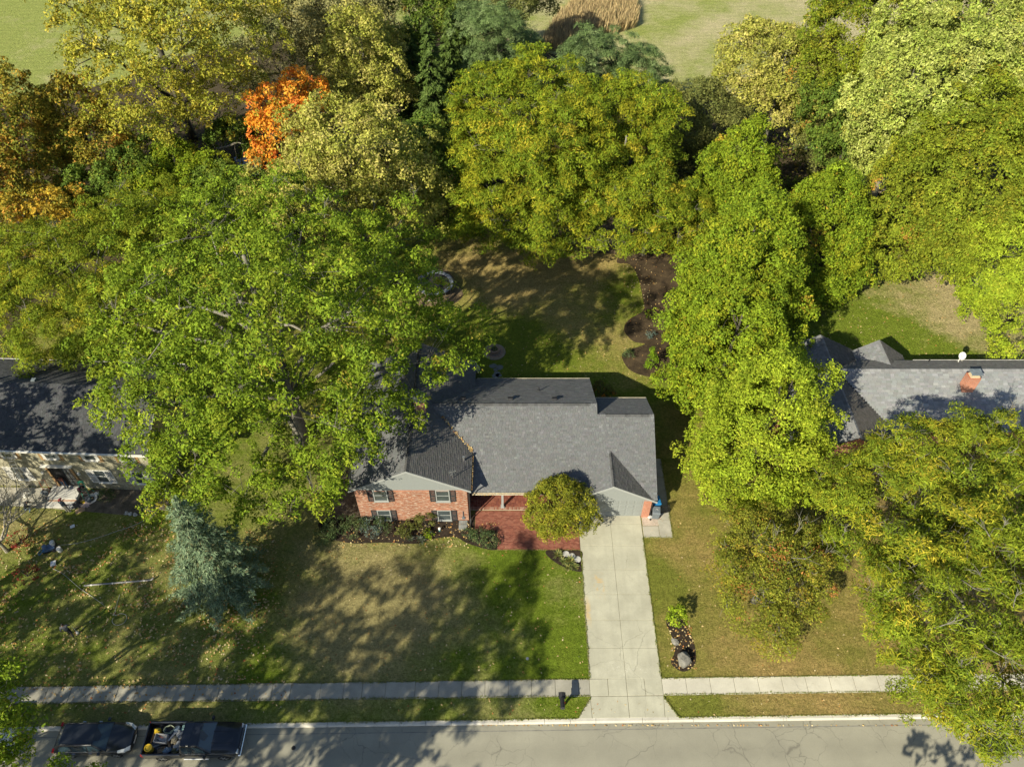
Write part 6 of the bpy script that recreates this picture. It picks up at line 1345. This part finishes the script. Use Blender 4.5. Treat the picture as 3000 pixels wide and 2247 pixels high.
def spiky(label, x, y, r, seed, pal, group, n=90):
    R_ = np.random.default_rng(seed); a = R_.uniform(0,6.283,n); el = R_.uniform(.35,1.35,n); L = r*R_.uniform(.6,1.2,n)
    d = np.stack([np.cos(a)*np.cos(el), np.sin(a)*np.cos(el), np.sin(el)], 1); s = np.array([x,y,.03]) + R_.normal(size=(n,3))*np.array([.05,.05,0])
    sd = nrmz(np.cross(d, [0,0,1.]))*.022; mid = s + d*L[:,None]*.6 + np.array([0,0,.03]); tip = s + d*L[:,None] - np.array([0,0,.12])*L[:,None]
    q = np.stack([s-sd*.6, mid-sd, tip, mid+sd], 1); o = quad_mesh('spiky_plant', q, pick(pal, n, R_), M_leaf, None, (x,y,0)); return tag(o, label, 'plant', group)
SILV = [((.30,.33,.25),3),((.20,.26,.14),3)]; VAR = [((.30,.32,.12),3),((.16,.22,.06),3),((.40,.34,.10),1)]
for i, (x, y, r, lb_) in enumerate(((-7.55,29.6,.38,'pale spiky plant left of a pair at the front bed edge'),(-6.75,29.5,.5,'larger pale spiky plant at the front bed edge'),(-5.2+-.9,30.0,.32,'small grey spiky plant beside the yew'))): spiky(lb_, x, y, r, 230+i, SILV, 'spiky plants in the front bed')
for i, (x, y, r, lb_) in enumerate(((3.35,28.25,.5,'yucca-like spiky plant at the upper corner of the patio bed'),(4.2,27.75,.5,'orange-tipped spiky plant in the middle of the patio bed'),(3.7,27.75,.4,'green spiky plant left in the patio bed'),(4.0,27.25,.42,'variegated spiky plant at the lawn side of the patio bed'),(4.55,27.3,.35,'small spiky plant nearest the driveway in the patio bed'))): spiky(lb_, x, y, r, 240+i, VAR, 'spiky plants in the patio bed')
spiky('tuft of flowers growing in the round planter', -1.6,49.0,.42,250,[((.16,.22,.05),4),((.6,.55,.45),1)],None,120).location.z = .36
spiky('grassy tuft beside the pale limestone boulder', -4.3,47.2,.7,251,[((.07,.11,.02),3)],None,140)
shrub('low dark shrub at the house side of the limestone boulder', -3.1,45.8,.5,.3,'shrub',252,.8)
# back bed plants: columnar arborvitae and small shrubs
t = thing('arborvitae', 'slim bright green arborvitae at the corner of the back mulch bed', 'tree', (12.4,46.9,0)); SP['arb'] = dict(SP['shrub'], den=9., L=.13, W=.06, up=.8, droop=-1.2, depth=.2, pal=[((.17,.27,.014),5),((.13,.22,.012),3)])
make_crown(t, [((12.4,46.9,.7),.42,.42,.7),((12.4,46.9,1.5),.33,.33,.7),((12.4,46.9,2.2),.18,.18,.5)], 'arb', 253, 1.0, minz=.05); m = MB(); m.tube([(12.4,46.9,-.05),(12.4,46.9,1.6)], .04, 6); m.build('trunk', M_barkd, t)
shrub('small green mound below the slim arborvitae', 12.65,45.7,.42,.3,'limeshrub',254,.6)
shrub('small dark shrub in the lower back mulch bed', 10.6,48.4,.45,.35,'shrub',255,.7)
shrub('yellowish small shrub where the back lawn meets the mulch bed', 13.4,53.8,.5,.4,'limeshrub',256,.5)
shrub('grey-blue small shrub in the curved mulch bed', 12.9,51.0,.4,.3,'bluejuniper',257,.6)
shrub('rosy shrub beside the rear gable of the ranch house', 30.6,46.8,.8,.5,'rust',258,.5)

# ---- undergrowth, dry reeds, fallen leaves (beyond counting)
R = np.random.default_rng(77)
def scatter_under():
    C = []
    for _ in range(1500):
        vx, vy = R.uniform(-60, 2270), R.uniform(-20, 560); p = V(vx, vy); x, y = p.x, p.y
        inside = (y > 62 and y < 92) or (x < -26 and 52 < y < 92) or (x > 44 and 62 < y < 112) or (-30 < x < 16 and 90 < y < 122) or (26 < x < 44 and 62 < y < 92)
        if -13 < x < 20 and y < 71: inside = False
        if vx < 260 and vy < 200: inside = False
        if 1380 < vx < 1830 and vy < 215: inside = False
        if 1130 < vx < 1400 and vy < 130: inside = False
        if 1815 < vx < 1950 and 340 < vy < 425: inside = False
        if 505 < vx < 570 and 330 < vy < 385: inside = False
        if inside: C.append((x, y, R.uniform(.2, 1.4)))
    C = np.array(C); n = len(C)*46; idx = np.repeat(np.arange(len(C)), 46)
    pos = C[idx] + R.normal(size=(n,3))*np.array([.9,.9,.45]); pos[:,2] = np.abs(pos[:,2])+.05
    q = leaf_quads(pos, nrmz(np.array([0,0,1.0]) + R.normal(size=(n,3))*.7), .36, .24, R, .1)
    pal = [((.11,.155,.02),5),((.16,.18,.025),3),((.22,.17,.045),1.5),((.08,.11,.018),3)]
    cc = pick(pal, len(C), R)[idx]*R.uniform(.75,1.25,(n,1)); return quad_mesh('undergrowth', q, cc, M_leaf)
stuff(tag(scatter_under(), 'dark leafy undergrowth between the trees behind the yards', 'undergrowth'))
poly = [V(x, y) for x, y in ((1165,112),(1195,60),(1240,10),(1260,-25),(1350,-25),(1375,30),(1372,62),(1330,75),(1260,85),(1220,112))]
def in_poly(x, y):
    c = False
    for i in range(len(poly)):
        a, b = poly[i-1], poly[i]
        if (a.y > y) != (b.y > y) and x < (b.x-a.x)*(y-a.y)/(b.y-a.y)+a.x: c = not c
    return c
P = []
x0, x1, y0, y1 = min(p.x for p in poly), max(p.x for p in poly), min(p.y for p in poly), max(p.y for p in poly)
while len(P) < 16000:
    x, y = R.uniform(x0,x1), R.uniform(y0,y1)
    if in_poly(x, y): P.append((x, y, 0))
P = np.array(P); n = len(P); h = R.uniform(1.1,2.3,n); lean = R.normal(size=(n,3))*np.array([.18,.18,0]); d = nrmz(np.array([.12,.1,1]) + lean); sd = nrmz(np.cross(d, R.normal(size=(n,3))))*.05
q = np.stack([P-sd, P+d*h[:,None]*.6-sd, P+d*h[:,None], P+d*h[:,None]*.6+sd], 1)
stuff(tag(quad_mesh('dry_reeds', q, pick([((.50,.38,.19),5),((.40,.30,.15),4),((.27,.20,.11),2),((.20,.19,.09),1)], n, R)*R.uniform(.8,1.2,(n,1)), M_litter), 'tall tan dry reeds beside the field', 'reeds'))
# fallen leaves
P = []; 
def drop(n, f):
    for _ in range(n): P.append(f())
CL = [(R.uniform(-42,-17), R.uniform(19.5,31), R.uniform(.4,1.8)) for _ in range(60)]
def near():
    c = CL[R.integers(len(CL))]; return (c[0]+R.normal()*c[2], max(19.35, c[1]+R.normal()*c[2]*.7), .012)
drop(2600, near); drop(900, lambda: (R.uniform(-42,-17), R.uniform(19.3,31), .012)); drop(350, lambda: (R.uniform(-17,5), R.uniform(19.5,29), .012)); drop(300, lambda: (R.uniform(-40,-14), R.uniform(18,19.3), .04))
drop(1500, lambda: (R.uniform(-14,16), R.uniform(45,68), .02)); drop(700, lambda: (R.uniform(24,48), R.uniform(46,60), .035)); drop(260, lambda: (R.uniform(10,26), R.uniform(19.6,32), .012)); drop(160, lambda: (R.uniform(-30,30), R.uniform(17,18.1), .012))
drop(420, lambda: (R.uniform(-14,-1), R.uniform(28.9,31.1), .045)); drop(260, lambda: (13+R.normal()*1.2, 57+R.normal()*5, .065)); drop(160, lambda: (R.uniform(10.6,12.2), R.uniform(19.9,23.3), .045))
drop(380, lambda: (R.uniform(-2.9,3.9), R.uniform(31.68,31.8), 2.79)); drop(230, lambda: (R.uniform(-2.95,-2.85), R.uniform(31.05,34.5), 4.29))
drop(110, lambda: (lambda t: (-2.95-3.2*t+R.normal()*.06, 34.45+3.15*t+R.normal()*.06, 4.45+1.75*t))(R.random()**1.8*.75))
drop(220, lambda: (R.uniform(-40,26), (lambda x: 16.4+.0135*0)(0), -.108)); drop(90, lambda: (R.uniform(-40,-24), R.uniform(17,18), .012))
P = np.array(P); n = len(P); q = leaf_quads(P + np.array([0,0,.012]), nrmz(np.array([0,0,1.]) + R.normal(size=(n,3))*.35), .13*np.where(P[:,0] < -17, 1.25, 1.0), .09*np.where(P[:,0] < -17, 1.25, 1.0), R)
stuff(tag(quad_mesh('fallen_leaves', q, pick([((.52,.38,.17),5),((.48,.27,.09),4),((.58,.47,.27),3),((.40,.15,.05),1)], n, R)*R.uniform(.75,1.2,(n,1)), M_litter), 'dry tan leaves fallen over lawns, beds and gutters', 'fallen leaves'))
# grass creeping over the edges of walks, drive and kerb
E_ = []
def edge(x0, y0, x1, y1, n, sx=0.0, sy_=0.0):
    t = R.random(n); k = np.abs(R.normal(size=n))*.035*(1 + np.sin(t*37)*.5 + np.sin(t*91)*.5); return E_.append(np.stack([x0+(x1-x0)*t + sx*k, y0+(y1-y0)*t + sy_*k, np.full(n,.02)], 1))
edge(DX0,19.3,DX0,28.6,1700,1,0); edge(DX1,19.4,DX1,29.7,1500,-1,0)
edge(-44,sy(19.2,-44),DX0,sy(19.2,DX0),5200,0,-1); edge(-44,sy(18.1,-44),DX0,sy(18.1,DX0),5200,0,1); edge(DX1,sy(19.2,DX1),40,sy(19.2,40),2600,0,-1); edge(DX1,sy(18.1,DX1),40,sy(18.1,40),2600,0,1)
edge(-44,sy(CURB1,-44),4.1,sy(CURB1,4.1),3600,0,-1); edge(10.5,sy(CURB1,10.5),40,sy(CURB1,40),2200,0,-1); edge(4.12,16.79,DX0,18.1,260,1,0); edge(10.52,16.88,DX1,18.15,260,-1,0); edge(9.8,29.75,11.95,29.75,200,0,1); edge(11.97,29.75,11.99,37,700,-1,0)
edge(-1.07,28.71,5,28.69,600,0,1); edge(-12,29.3,-3.2,29.3,0,0,1)
E_ = np.concatenate(E_); n = len(E_); h = R.uniform(.03,.10,n)[:,None]; d = nrmz(np.array([0,0,.8]) + R.normal(size=(n,3))*.7); d[:,2] = np.abs(d[:,2]); sd = nrmz(np.cross(d, R.normal(size=(n,3))))*.03
stuff(tag(quad_mesh('edge_grass', np.stack([E_-sd, E_+sd, E_+d*h], 1), pick([((.14,.19,.02),4),((.20,.21,.04),3),((.33,.27,.11),2)], n, R)*R.uniform(.7,1.3,(n,1)), M_litter), 'grass creeping over the edges of walks and driveway', 'grass'))
# dead pale limb at the creek
dl_ = MB(); a = V(468,322,1.0); pts = [V(468,322,.9),V(490,318,1.1),V(512,308,1.4),V(528,292,1.9),V(530,284,2.1)]
dl_.tube(pts, [.14,.13,.10,.06,.03], 7); dl_.tube([V(512,308,1.4),V(528,312,1.3),V(534,318,1.2)], [.06,.04,.02], 5); dl_.tube([V(490,318,1.1),V(470,330,.4),V(452,334,.1)], [.09,.07,.05], 6)
tag(dl_.build('fallen_limb', M_barkpale), 'pale broken dead limb lying by the creek under the cottonwood', 'log')
